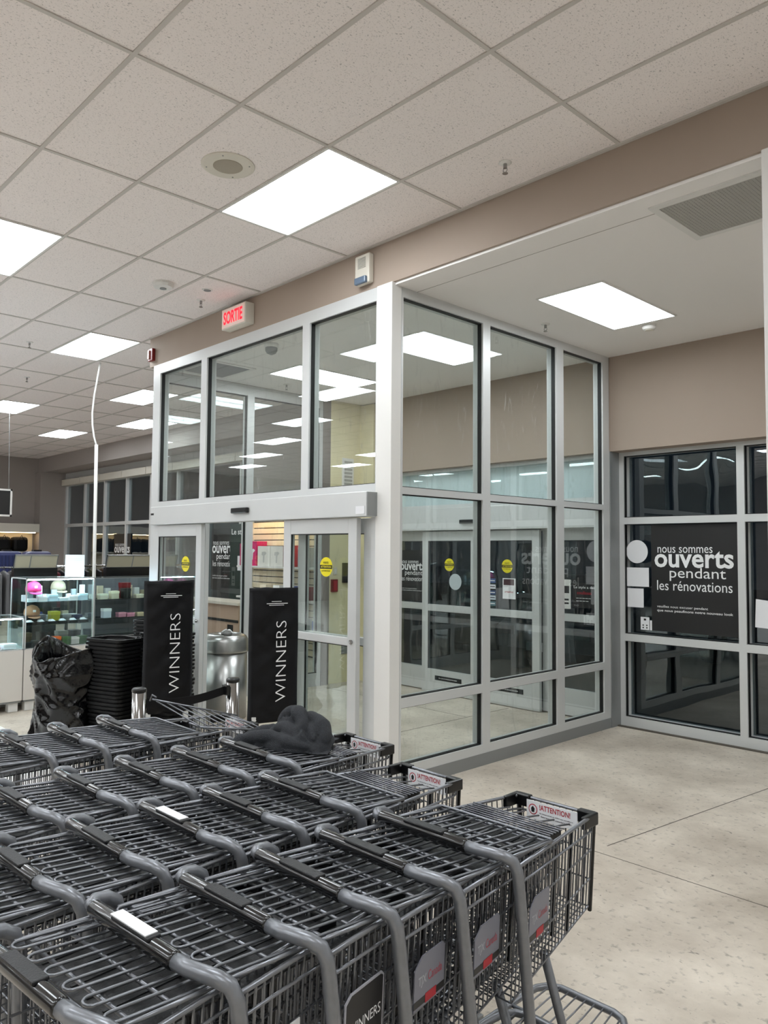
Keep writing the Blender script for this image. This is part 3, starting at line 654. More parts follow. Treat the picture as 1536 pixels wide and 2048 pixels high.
# garbage bag
def bag(x, y):
    n, r = 96, 110; vs = []; fs = []
    prof = [(0, .33), (.05, .37), (.15, .33), (.3, .31), (.45, .30), (.58, .31), (.68, .335), (.76, .325), (.84, .31)]
    def R(z):
        for (a, ra), (b_, rb) in zip(prof, prof[1:]):
            if z <= b_: return ra+(rb-ra)*(z-a)/(b_-a)
        return prof[-1][1]
    for i in range(r+1):
        z = .86*i/r
        for k in range(n):
            a = 2*PI*k/n; rr = R(z)
            p = Vector((math.cos(a)*1.6, math.sin(a)*1.6, z*2.6))
            cr = lambda q: (abs(noise.noise(q)))**.7
            d = -cr(Vector((p.x*.8, p.y*.8, p.z*1.5+p.x*.8)))*.05 - cr(Vector((p.x*1.1+3, p.y*1.1, p.z*3-p.y*1.4)))*.022 + noise.noise(p*1.2)*.03
            top = max(0, (z-.6)/.26)
            zz = z + top*(.05*math.sin(2*a+1.2) + .05*noise.noise(Vector((math.cos(a)*2, math.sin(a)*2, 4)))) + top*.10*max(0, math.cos(a-3.6))**6
            vs.append((x+(rr+d)*math.cos(a)*1.02, y+(rr+d)*math.sin(a)*.95, zz))
    for i in range(r):
        for k in range(n): fs.append((i*n+k, i*n+(k+1) % n, (i+1)*n+(k+1) % n, (i+1)*n+k))
    o = len(vs)                                    # inner throat of the open bag
    for s in range(1, 7):
        for k in range(n):
            v = Vector(vs[r*n+k]); q = Vector((x, y, v.z)); f = 1-.06*s
            vs.append(tuple(q+(v-q)*f+Vector((0, 0, -.025*s*s/3))))
    for s in range(6):
        b0 = (r*n if s == 0 else o+(s-1)*n); b1 = o+s*n
        for k in range(n): fs.append((b0+k, b0+(k+1) % n, b1+(k+1) % n, b1+k))
    fs.append(tuple(range(n))[::-1]); fs.append(tuple(range(o+5*n, o+6*n)))
    b = MB(); b.v = vs; b.f = fs
    return b
tag(bag(-6.98, 2.76).build('garbage_bag', 'bag', None, True), 'full glossy black garbage bag standing open left of the stacked baskets', 'garbage bag')
# baskets
def make_basket(label, group):
    t = thing('shopping_basket', label, 'shopping basket', (0, 0, 0), group=group)
    b = MB(); a0, b0, a1, b1, h_ = .175, .115, .205, .14, .20
    def ring(a, bb, z, r=.05, n=6):
        o = []
        for cx, cy, s in ((a-r, bb-r, 0), (-a+r, bb-r, 1), (-a+r, -bb+r, 2), (a-r, -bb+r, 3)):
            for k in range(n+1):
                an = PI/2*s+PI/2*k/n; o.append((cx+r*math.cos(an), cy+r*math.sin(an), z))
        return o
    rs = [ring(a0, b0, 0), ring(a0, b0, .002), ring(a1, b1, h_), ring(a1+.014, b1+.014, h_), ring(a1+.014, b1+.014, h_+.02), ring(a1-.004, b1-.004, h_+.02), ring(a0-.004, b0-.004, .006)]
    n = len(rs[0]); b.v = [p for r in rs for p in r]
    for i in range(len(rs)-1):
        for k in range(n): b.f.append((i*n+k, i*n+(k+1) % n, (i+1)*n+(k+1) % n, (i+1)*n+k))
    b.f.append(tuple(range(n))); b.f.append(tuple(range(6*n, 7*n)))
    b.build('tub', 'basket_black', t)
    MB().tube([(-.205, .02, h_+.01), (-.17, .08, h_+.02), (0, .105, h_+.025), (.17, .08, h_+.02), (.205, .02, h_+.01)], .006, 8).build('handle', 'black_plastic', t, True)
    return t
bk = None; pitch_b = .034
for (sx, sy, cnt, rz, nm) in ((-6.62, 3.02, 24, .35, 'front'), (-6.95, 3.62, 27, .3, 'back'), (-6.42, 3.42, 25, .3, 'right')):
    for k in range(cnt):
        lab = ('topmost black shopping basket of the %s stack behind the garbage bag' % nm) if k == cnt-1 else 'black shopping basket nested in the %s stack behind the garbage bag' % nm
        grp = 'shopping baskets in the %s stack' % nm
        if bk is None:
            bk = make_basket(lab, grp); bk.location = (sx, sy, 0); bk.rotation_euler = (0, 0, rz)
        else: dup(bk, (sx+random.uniform(-.006, .006), sy+random.uniform(-.006, .006), pitch_b*k), rz+random.uniform(-.03, .03), lab, grp)

# ---------------------------------------------------------------- display cases and merchandise
def display_case(label, x0, x1, y0, y1, zb, z1, shelves, fr='aluminium', lit=True, basem='case_base'):
    t = thing('display_case', label, 'display case', ((x0+x1)/2, (y0+y1)/2, 0))
    MB().box(x0, x1, y0, y1, .12, zb).build('case_base', basem, t, bevel=.003)
    MB().box(x0+.01, x1-.01, y0+.01, y1-.01, .10, .12).build('base_trim', 'aluminium_dark', t)
    for a in (x0+.08, x1-.08):
        for b in (y0+.08, y1-.08): MB().box(a-.05, a+.05, b-.05, b+.05, 0, .10).build('foot', 'white_paint', t, bevel=.006)
    f = MB(); w = .011
    for a in (x0, x1-w):
        for b in (y0, y1-w): f.box(a, a+w, b, b+w, zb, z1)
    for z in (zb, z1-w):
        f.box(x0, x1, y0, y0+w, z, z+w).box(x0, x1, y1-w, y1, z, z+w).box(x0, x0+w, y0, y1, z, z+w).box(x1-w, x1, y0, y1, z, z+w)
    f.build('case_frame', fr, t)
    for (a, b, c, d) in ((x0, x1, y0, y0), (x0, x1, y1, y1), (x1, x1, y0, y1)):
        if a == b: MB().box(a-.006, a-.002, c+w, d-w, zb+w, z1-w).build('glass_pane', 'glass_case', t)
        else: MB().box(a+w, b-w, c-.002 if c == y1 else c+.002, c+.002 if c == y0 else c-.006, zb+w, z1-w).build('glass_pane', 'glass_case', t)
    MB().box(x0+w, x1-w, y0+w, y1-w, z1-.004, z1-.001).build('glass_pane', 'glass_case', t)
    MB().box(x0+.001, x0+.006, y0+w, y1-w, zb+w, z1-w).build('case_back', 'card_grey' if not lit else 'glass_case', t)
    for z in shelves: MB().box(x0+.02, x1-.02, y0+.015, y1-.015, z-.006, z).build('glass_shelf', 'glass_case' if lit else 'black_plastic', t)
    if lit:
        MB().box(x1-.03, x1-.018, y0+.02, y1-.02, z1-.024, z1-.014).build('lamp_strip', mat('case_led', (220, 240, 255), emit=(205, 235, 255), es=90), t)
    return t
display_case('tall lit glass display case with caps and boxes on a white base', -9.40, -8.90, 3.03, 3.80, .67, 1.455, [.93, 1.19])
display_case('low lit glass case on a white base at the left edge', -9.40, -8.90, 2.20, 3.02, .67, 1.03, [])
display_case('dark framed glass case with jewellery boxes beyond the baskets', -10.0, -9.60, 4.10, 5.4, .66, 1.42, [.90, 1.14], fr='aluminium_dark', lit=False, basem='black_plastic')
def item_box(label, cat, x, y, z, sx, sy, sz, colr, lid=True, rz=0, name='gift_box', group=None):
    t = thing(name, label, cat, (x, y, z), rz, group)
    T = Matrix.Translation((x, y, z+.001)) @ Matrix.Rotation(rz, 4, 'Z')
    MB().obox(T, -sx/2, sx/2, -sy/2, sy/2, 0, sz*(.7 if lid else 1)).build('box_body', col(*colr), t)
    if lid: MB().obox(T, -sx/2-.003, sx/2+.003, -sy/2-.003, sy/2+.003, sz*.7, sz).build('lid', col(*[min(255, int(c*1.12)+8) for c in colr]), t)
    return t
def cap(label, x, y, z, c, rz=0):
    t = thing('baseball_cap', label, 'cap', (x, y, z), rz, 'baseball caps in the tall case')
    T = Matrix.Translation((x, y, z+.001)) @ Matrix.Rotation(rz, 4, 'Z')
    b = MB().lathe([(.083, 0), (.086, .03), (.078, .07), (.055, .10), (.02, .115), (.003, .118)], 20); b.v = [tuple(T @ Vector(v)) for v in b.v]
    b.build('crown', col(*c, .8), t, True)
    pts = [(.07, -.07)] + [(.07+.075*math.cos(a), .07*math.sin(a)) for a in [(-1.4+.28*k) for k in range(11)]] + [(.07, .07)]
    MB().prism(pts, T @ Matrix.Translation((0, 0, .006)) @ Matrix.Rotation(.25, 4, 'Y'), .004).build('visor', col(*c, .8), t)
    MB().obox(T, .08, .088, -.015, .015, .04, .065).build('emblem', 'letter_white', t)
cap('pink baseball cap on the top shelf of the tall case', -9.05, 3.16, 1.30, (226, 70, 140), .0)
MB().box(-9.12, -8.98, 3.09, 3.22, 1.192, 1.29).build('cap_stand', 'glass_case'); tag(bpy.data.objects['cap_stand'], 'clear riser under the pink cap', 'stand')
cap('beige baseball cap at the back of the top shelf', -9.22, 3.50, 1.30, (190, 176, 150), .1)
MB().box(-9.29, -9.15, 3.43, 3.57, 1.192, 1.29).build('cap_stand', 'glass_case'); tag(bpy.data.objects['cap_stand.001'], 'clear riser under the beige cap', 'stand')
cap('tan baseball cap on the middle shelf of the tall case', -9.08, 3.16, 1.03, (176, 132, 100), .0)
MB().box(-9.14, -9.02, 3.10, 3.22, .932, 1.02).build('cap_stand', 'black_plastic'); tag(bpy.data.objects['cap_stand.002'], 'dark riser under the tan cap', 'stand')
for k in range(6):
    item_box(['open white jewellery box far left on the top shelf', 'white jewellery box beside the pink cap', 'pale blue jewellery box at mid top shelf', 'large open white watch box on the top shelf', 'white watch box right of the open one', 'small white box far right on the top shelf'][k],
             'box', -8.99, 3.12+.115*k, 1.19, .08, .095, .035+.02*(k % 3), [(226, 240, 244), (235, 238, 238), (190, 216, 226)][k % 3], group='pale boxes on the top shelf of the tall case')
for k, (yy, c, s, lab) in enumerate(((3.12, (24, 26, 34), .09, 'navy box left on the middle shelf'), (3.27, (96, 98, 102), .10, 'grey box left of the mustard box'), (3.43, (176, 172, 44), .13, 'mustard yellow box on the middle shelf'),
                                     (3.56, (120, 122, 124), .09, 'grey box right of the mustard box'), (3.69, (40, 44, 70), .08, 'dark blue box right on the middle shelf'))):
    item_box(lab, 'box', -9.14, yy, .93, .10, .10, s, c)
for k in range(6):
    t = thing('watch_tray', ['black watch tray far left on the middle shelf', 'black watch tray below the navy box', 'black watch tray with a price card', 'black watch tray below the mustard box', 'black watch tray second from the right', 'black watch tray far right on the middle shelf'][k], 'watch tray', (-8.98, 3.10+.12*k, .93), group='watch trays in the tall case')
    y = 3.10+.12*k
    MB().box(-9.03, -8.93, y-.05, y+.05, .931, .965).build('tray', 'black_plastic', t)
    MB().add([(-8.985, y-.035, .966), (-8.935, y-.035, .966), (-8.985, y+.035, .966), (-8.935, y+.035, .966), (-8.99, y-.025, .985), (-8.95, y, .99), (-8.99, y+.025, .985)], [(0, 1, 5, 4), (1, 3, 5), (3, 2, 6, 5), (0, 4, 6, 2), (4, 5, 6)]).build('cushion', 'paper', t)
for k, (yy, c, s, lab) in enumerate(((3.10, (20, 20, 22), .05, 'black box far left on the case floor'), (3.20, (28, 28, 30), .07, 'black box second from the left on the case floor'), (3.30, (150, 146, 150), .05, 'lilac grey box on the case floor'),
        (3.41, (214, 92, 30), .10, 'orange box on the case floor'), (3.52, (60, 92, 48), .09, 'green box beside the orange box'), (3.62, (200, 190, 186), .08, 'pale box between the two green boxes'), (3.71, (48, 74, 44), .09, 'dark green box far right on the case floor'))):
    item_box(lab, 'box', -9.02, yy, .682, .09, .09, s, c)
for k, (yy, c) in enumerate(((3.14, (90, 70, 50)), (3.34, (24, 24, 24)), (3.55, (150, 146, 140)), (3.70, (60, 60, 64)))):
    item_box(['brown box at the back of the case floor', 'black box at the back behind the orange box', 'beige box at the back of the case floor', 'dark grey box at the back right of the case floor'][k], 'box', -9.22, yy, .682, .12, .11, .14, c)
for k in range(4):
    item_box(['white folded item nearest in the low case', 'second white item in the low case', 'pink and white item in the low case', 'white item at the right end of the low case'][k], 'box', -9.02, 2.42+.16*k, .682, .12, .13, .035+.02*(k % 2), [(230, 236, 238), (226, 234, 236), (222, 190, 200), (232, 236, 238)][k], group='items in the low case')
for k, (yy, z, c, s, lab) in enumerate(((4.25, 1.14, (230, 222, 200), .07, 'cream box at upper left of the dark framed case'), (4.40, 1.14, (226, 216, 190), .10, 'tall cream box on the upper shelf'), (4.56, 1.14, (18, 18, 18), .13, 'black upright box on the upper shelf'),
        (4.74, 1.14, (228, 214, 190), .05, 'flat cream box on the upper shelf'), (4.92, 1.14, (64, 90, 60), .06, 'green box on the upper shelf'), (4.30, .90, (220, 226, 236), .12, 'white card box on the middle shelf of the dark framed case'),
        (4.50, .90, (226, 150, 170), .06, 'pink box on the middle shelf'), (4.62, .90, (222, 140, 164), .05, 'smaller pink box on the middle shelf'), (4.76, .90, (220, 196, 160), .05, 'tan box on the middle shelf'), (4.92, .90, (176, 30, 34), .08, 'red box on the middle shelf'))):
    item_box(lab, 'box', -9.70, yy, z, .09, .10, s, c)
item_box('open dark red watch box at the top of the dark framed case', 'box', -9.82, 4.60, 1.14, .10, .12, .20, (120, 16, 24))
t = thing('notice_stand', 'white printed notice standing on the tall glass case', 'notice', (-9.05, 3.62, 1.456))
MB().prism([(-.105, 0), (.105, 0), (.105, .26), (-.105, .26)], frame_m((-9.05, 3.62, 1.456), Vector((.45, .893, 0)), Vector((0, 0, 1))), .003).build('sheet', 'paper', t)
lettering([('\u2014'*12, -.08, .05+.02*k, .16, .002, 0) for k in range(9)], frame_m((-9.046, 3.62, 1.456), Vector((.45, .893, 0)), Vector((0, 0, 1))), 'louvre', t, depth=.004)
for k in range(9):
    yy = 3.09+.082*k
    item_box(['white card propped at the left of the top shelf', 'silver card holder behind the pink cap', 'white necklace stand on the top shelf', 'pale pouch on the top shelf', 'white bracelet stand in the middle of the top shelf', 'clear ring stand on the top shelf', 'white ring box near the right of the top shelf', 'silver watch stand on the top shelf', 'white card at the right corner of the top shelf'][k],
             'stand', -9.13-.05*(k % 2), yy, 1.19, .03, .055, .07+.05*((k*7) % 3), [(238, 242, 244), (176, 186, 190), (244, 246, 246)][k % 3], False, name='display_stand')
for k in range(7):
    yy = 3.10+.10*k
    item_box(['brown pouch in the back row of the middle shelf', 'grey watch box in the back row', 'blue pouch in the back row', 'silver box in the back row', 'black pouch in the back row', 'beige box in the back row', 'white box in the back row'][k]+' of the tall case' if k else 'brown pouch in the back row of the middle shelf',
             'box', -9.27, yy, .93, .06, .07, .08+.04*((k*5) % 3), [(110, 84, 60), (120, 124, 128), (50, 64, 110), (180, 186, 188), (20, 20, 22), (190, 176, 150), (220, 222, 222)][k], False)
for k in range(9):
    yy = 4.18+.10*k
    item_box(['white earring card leftmost in the dark framed case', 'cream ring box second from left, dark framed case', 'white ring box third from left, dark framed case', 'beige pouch at the back of the dark framed case', 'white pouch at the back of the dark framed case', 'silver box at the back of the dark framed case', 'cream card at the back right of the dark framed case', 'white box at the back right of the dark framed case', 'tan box at the far right of the dark framed case'][k],
             'box', -9.86, yy, 1.14, .05, .07, .06+.035*((k*7) % 4), [(236, 232, 222), (226, 214, 190), (230, 230, 230), (196, 180, 150)][k % 4], False)
# angled mirrored signs behind the cases and hanging racks
for (y0, y1, lab) in ((3.40, 3.95, 'tilted framed jewellery display top at the left behind the tall case'), (4.62, 5.7, 'long tilted framed mirror top behind the dark case')):
    t = thing('display_header', lab, 'display top', (-10.5, (y0+y1)/2, 0))
    M = frame_m((-10.5, y0, 1.53), Vector((0, 1, 0)), Vector((.35, 0, .94)))
    MB().prism([(0, 0), (y1-y0, 0), (y1-y0, .19), (0, .19)], M, .02).build('panel', col(188, 182, 160, .25), t)
    f = MB()
    for a in ((0, 0, y1-y0, .012), (0, .178, y1-y0, .19), (0, 0, .012, .19), (y1-y0-.012, 0, y1-y0, .19), ((y1-y0)*.35, 0, (y1-y0)*.35+.012, .19)):
        f.prism([(a[0], a[1]), (a[2], a[1]), (a[2], a[3]), (a[0], a[3])], M, .026)
    f.build('header_frame', 'aluminium_dark', t)
    MB().box(-10.55, -10.45, y0, y1, 0, 1.53).build('display_body', 'black_plastic', t)
random.seed(11)
for (x, y0, y1, lab) in ((-11.3, 2.2, 4.4, 'clothes rack with dark garments behind the display cases'), (-11.9, 4.3, 6.6, 'second clothes rack with dark garments farther back')):
    t = thing('clothes_rack', lab, 'clothes rack', (x, (y0+y1)/2, 0))
    MB().tube([(x, y0, 0), (x, y0, 1.52), (x, y1, 1.52), (x, y1, 0)], .016, 8).build('rail', 'chrome', t)
    MB().box(x-.25, x+.25, y0-.03, y0+.03, 0, .03).box(x-.25, x+.25, y1-.03, y1+.03, 0, .03).build('foot', 'chrome', t)
    nn = 22; yy = y0+.08
    names = ['black', 'navy', 'charcoal', 'brown', 'grey', 'wine', 'olive']
    cols = [(20, 20, 22), (28, 34, 60), (50, 50, 54), (84, 62, 48), (110, 110, 112), (90, 30, 40), (70, 72, 50)]
    for k in range(nn):
        yy = y0+.08+(y1-y0-.16)*k/(nn-1); ci = random.randrange(7)
        gm = thing('garment', names[ci]+' garment hanging on the '+('nearer' if y0 < 3 else 'farther')+' clothes rack', 'garment', (x, yy, .6), group='%s garments on the %s rack' % (names[ci], 'near' if y0 < 3 else 'far'))
        MB().tube([(x, yy, 1.54), (x+.015, yy, 1.535), (x+.01, yy, 1.50), (x, yy, 1.48), (x-.19, yy, 1.42)], .004, 5).tube([(x, yy, 1.48), (x+.19, yy, 1.42)], .004, 5).build('hanger', 'chrome', gm)
        h_ = random.uniform(.55, .75)
        MB().add([(x-.2, yy-.016, 1.43), (x, yy-.02, 1.475), (x+.2, yy-.016, 1.43), (x+.22, yy-.024, 1.43-h_), (x-.22, yy-.024, 1.43-h_), (x-.2, yy+.016, 1.43), (x, yy+.02, 1.475), (x+.2, yy+.016, 1.43), (x+.22, yy+.024, 1.43-h_), (x-.22, yy+.024, 1.43-h_)],
            [(0, 1, 2, 3, 4), (9, 8, 7, 6, 5), (0, 5, 6, 1), (1, 6, 7, 2), (2, 7, 8, 3), (3, 8, 9, 4), (4, 9, 5, 0)]).build('cloth', col(*cols[ci], .9), gm)
# luggage wall at far left
t = thing('luggage_shelf', 'lit beige canopy shelf at the far left wall with luggage', 'shelf', (-20.9, 6.4, 0))
MB().box(-21.28, -20.75, 4.5, 7.35, 2.20, 2.42).build('canopy', 'beige_plastic', t)
MB().box(-21.28, -20.85, 4.5, 7.35, 1.66, 1.70).build('shelf_board', 'beige_plastic', t)
MB().box(-21.28, -20.85, 4.5, 7.35, .9, .94).build('shelf_board', 'beige_plastic', t)
MB().box(-20.95, -20.88, 4.6, 7.3, 2.185, 2.199).build('lamp_strip', mat('warm_strip', (255, 230, 190), emit=(255, 226, 180), es=12), t)
MB().box(-21.28, -21.25, 4.5, 7.35, 0, 2.2).build('shelf_back', 'slat', t)
for k in range(6):
    y = 4.85+.42*k
    t = thing('travel_bag', ['black travel bag nearest on the far luggage shelf', 'black travel bag second on the far luggage shelf', 'black travel bag third on the far luggage shelf', 'black travel bag fourth on the far luggage shelf', 'black travel bag fifth on the far luggage shelf', 'black travel bag last on the far luggage shelf'][k], 'bag', (-21.05, y, 1.70), group='travel bags on the far luggage shelf')
    MB().box(-21.22, -20.88, y-.19, y+.19, 1.702, 2.08).build('bag_body', 'black_fabric', t, bevel=.08)
    MB().tube([(-20.88, y-.07, 2.0), (-20.86, y, 2.12), (-20.88, y+.07, 2.0)], .012, 6).build('handle', 'black_plastic', t)
for (y, c, nm) in ((3.92, (44, 54, 104), 'blue'), (4.36, (70, 74, 108), 'slate blue')):
    t = thing('suitcase', '%s ribbed suitcase standing behind the display cases' % nm, 'suitcase', (-12.4, y, 0), group=None)
    MB().box(-12.54, -12.26, y-.2, y+.2, 1.22, 1.74).build('shell', col(*c, .35), t, bevel=.06)
    g_ = MB()
    for k in range(7): g_.box(-12.26, -12.252, y-.16+.05*k, y-.145+.05*k, 1.28, 1.68)
    g_.build('rib', col(*[int(v*.8) for v in c], .4), t)
    MB().box(-12.45, -12.35, y-.06, y+.06, 1.74, 1.765).build('handle', 'black_plastic', t)
t = thing('luggage_table', 'low display table carrying the two suitcases', 'table', (-12.4, 4.1, 0))
MB().box(-12.7, -12.1, 3.5, 4.8, 1.17, 1.22).build('tabletop', 'case_base', t)
for a in (-12.65, -12.15):
    for b in (3.55, 4.75): MB().box(a-.02, a+.02, b-.02, b+.02, 0, 1.17).build('leg', 'aluminium_dark', t)
t = thing('hanging_sign', 'dark framed sign hanging on a thin wire at the left edge', 'sign', (-14, 4.1, 2.33))
MB().box(-14.02, -13.98, 3.5, 4.46, 2.36, 2.77).build('panel', 'card_grey' if 0 else 'poster_black', t)
f = MB()
for a in ((3.48, 4.48, 2.33, 2.36), (3.48, 4.48, 2.77, 2.80), (3.48, 3.51, 2.33, 2.80), (4.45, 4.48, 2.33, 2.80)): f.box(-14.03, -13.97, *a)
f.build('sign_frame', 'white_paint', t); MB().tube([(-14, 4.43, 2.8), (-14, 4.40, ZC)], .004, 5).tube([(-14, 3.55, 2.8), (-14, 3.55, ZC)], .004, 5).build('wire', 'aluminium_dark', t)
# slatwall with hair dryer boxes seen through the open doors
t = thing('slatwall_unit', 'bright cream slatwall with white shelves seen between the open doors', 'shelf', (-9.9, 7.4, 0))
b = MB()
for k in range(21): b.box(-11.0, -8.6, 7.42, 7.44, .16+.1*k, .245+.1*k)
b.build('slat_panel', 'slat', t)
MB().box(-11.0, -8.6, 7.44, 7.46, .14, 2.28).build('slat_back', 'poster_black', t)
MB().box(-11.06, -11.0, 7.36, 7.46, 0, 2.3).build('side_post', 'white_paint', t)
for z in (1.53, 1.03, .58): MB().box(-11.0, -8.6, 7.10, 7.42, z-.03, z).build('shelf_board', 'white_paint', t)
MB().box(-11.0, -8.6, 7.16, 7.42, 2.30, 2.42).build('valance', 'beige_plastic', t)
MB().box(-10.95, -8.65, 7.22, 7.28, 2.28, 2.298).build('lamp_strip', 'warm_strip' if 'warm_strip' in MT else 'paper', t)
MB().box(-11.0, -8.6, 7.0, 7.42, 0, .14).build('plinth', 'beige_plastic', t)
def dryer_box(x, w, h_, c, lab, motif=True, z=1.53):
    t = thing('hair_dryer_box', lab, 'box', (x, 7.25, z))
    MB().box(x-w/2, x+w/2, 7.14, 7.34, z+.001, z+h_).build('carton', col(*c), t)
    if motif:
        M = frame_m((x, 7.139, z+h_*.55), *FRONT)
        MB().prism([(-.06, .0), (-.05, .05), (.04, .055), (.075, .03), (.04, .0), (.02, -.005), (.012, -.12), (-.018, -.12), (-.02, -.005)], M, .001).build('picture', 'letter_white' if motif is True else motif, t)
    return t
dryer_box(-10.86, .22, .36, (200, 34, 100), 'crimson pink hair dryer box, leftmost on the shelf')
dryer_box(-10.60, .24, .40, (216, 36, 110), 'bright pink hair dryer box beside the white boxes')
dryer_box(-10.28, .34, .32, (232, 230, 222), 'white appliance box left of its twin on the shelf', col(196, 196, 192))
dryer_box(-9.93, .34, .32, (230, 228, 220), 'white appliance box next to the red box', col(196, 196, 192))
t = dryer_box(-9.62, .24, .33, (206, 30, 40), 'red hair dryer box marked REVLON on the shelf')
lettering([('REVLON', .02, .28, .2, .035, .02)], frame_m((-9.74, 7.138, 1.53), *FRONT), 'letter_white', t)
dryer_box(-9.25, .26, .30, (190, 200, 214), 'pale blue box right of the red box', False)
for k in range(5):
    item_box(['red box at the right of the lower shelf', 'dark red box on the lower shelf', 'blue box on the lower shelf', 'white box on the lower shelf', 'cream box on the lower shelf'][k], 'box', -8.9-.36*k, 7.25, 1.03, .16, .14, .2, [(170, 36, 40), (130, 24, 40), (70, 90, 170), (226, 226, 226), (220, 208, 186)][k])
for k in range(4):
    item_box(['blue folded stack on the bottom shelf', 'white folded stack on the bottom shelf', 'grey folded stack on the bottom shelf', 'tan folded stack on the bottom shelf'][k], 'box', -8.9-.5*k, 7.25, .58, .26, .2, .16, [(90, 110, 180), (226, 228, 232), (150, 150, 152), (190, 166, 140)][k], False)
t = thing('poster', 'dark green poster reading Le style behind the left mullion', 'poster', (-11.75, 7.62, 0))
MB().box(-12.0, -11.34, 7.60, 7.64, .05, 2.25).build('board', col(24, 44, 38), t)
lettering([('Le style', .05, 1.98, .5, .13, .01)], frame_m((-12.0, 7.599, 0.05), *FRONT), 'letter_white', t)
lettering([('(R)', .05, 1.75, .2, .13, .01)], frame_m((-12.0, 7.599, 0.05), *FRONT), 'crimson', t, name='red_lettering') if 0 else None
MB().box(-11.72, -11.50, 7.58, 7.60, 1.42, 1.68).build('label_card', 'paper', t)
t = thing('service_counter', 'tan service counter with dark grooves seen between the doors', 'counter', (-11.0, 6.8, 0))
MB().box(-11.9, -10.15, 6.6, 7.0, .0, .93).build('counter_body', 'tan', t)
MB().box(-11.95, -10.1, 6.55, 7.05, .93, .97).build('worktop', 'beige_plastic', t)
MB().box(-11.9, -10.15, 6.59, 6.6, .66, .70).box(-10.45, -10.3, 6.59, 6.6, .15, .62).build('groove', 'dark_void', t)
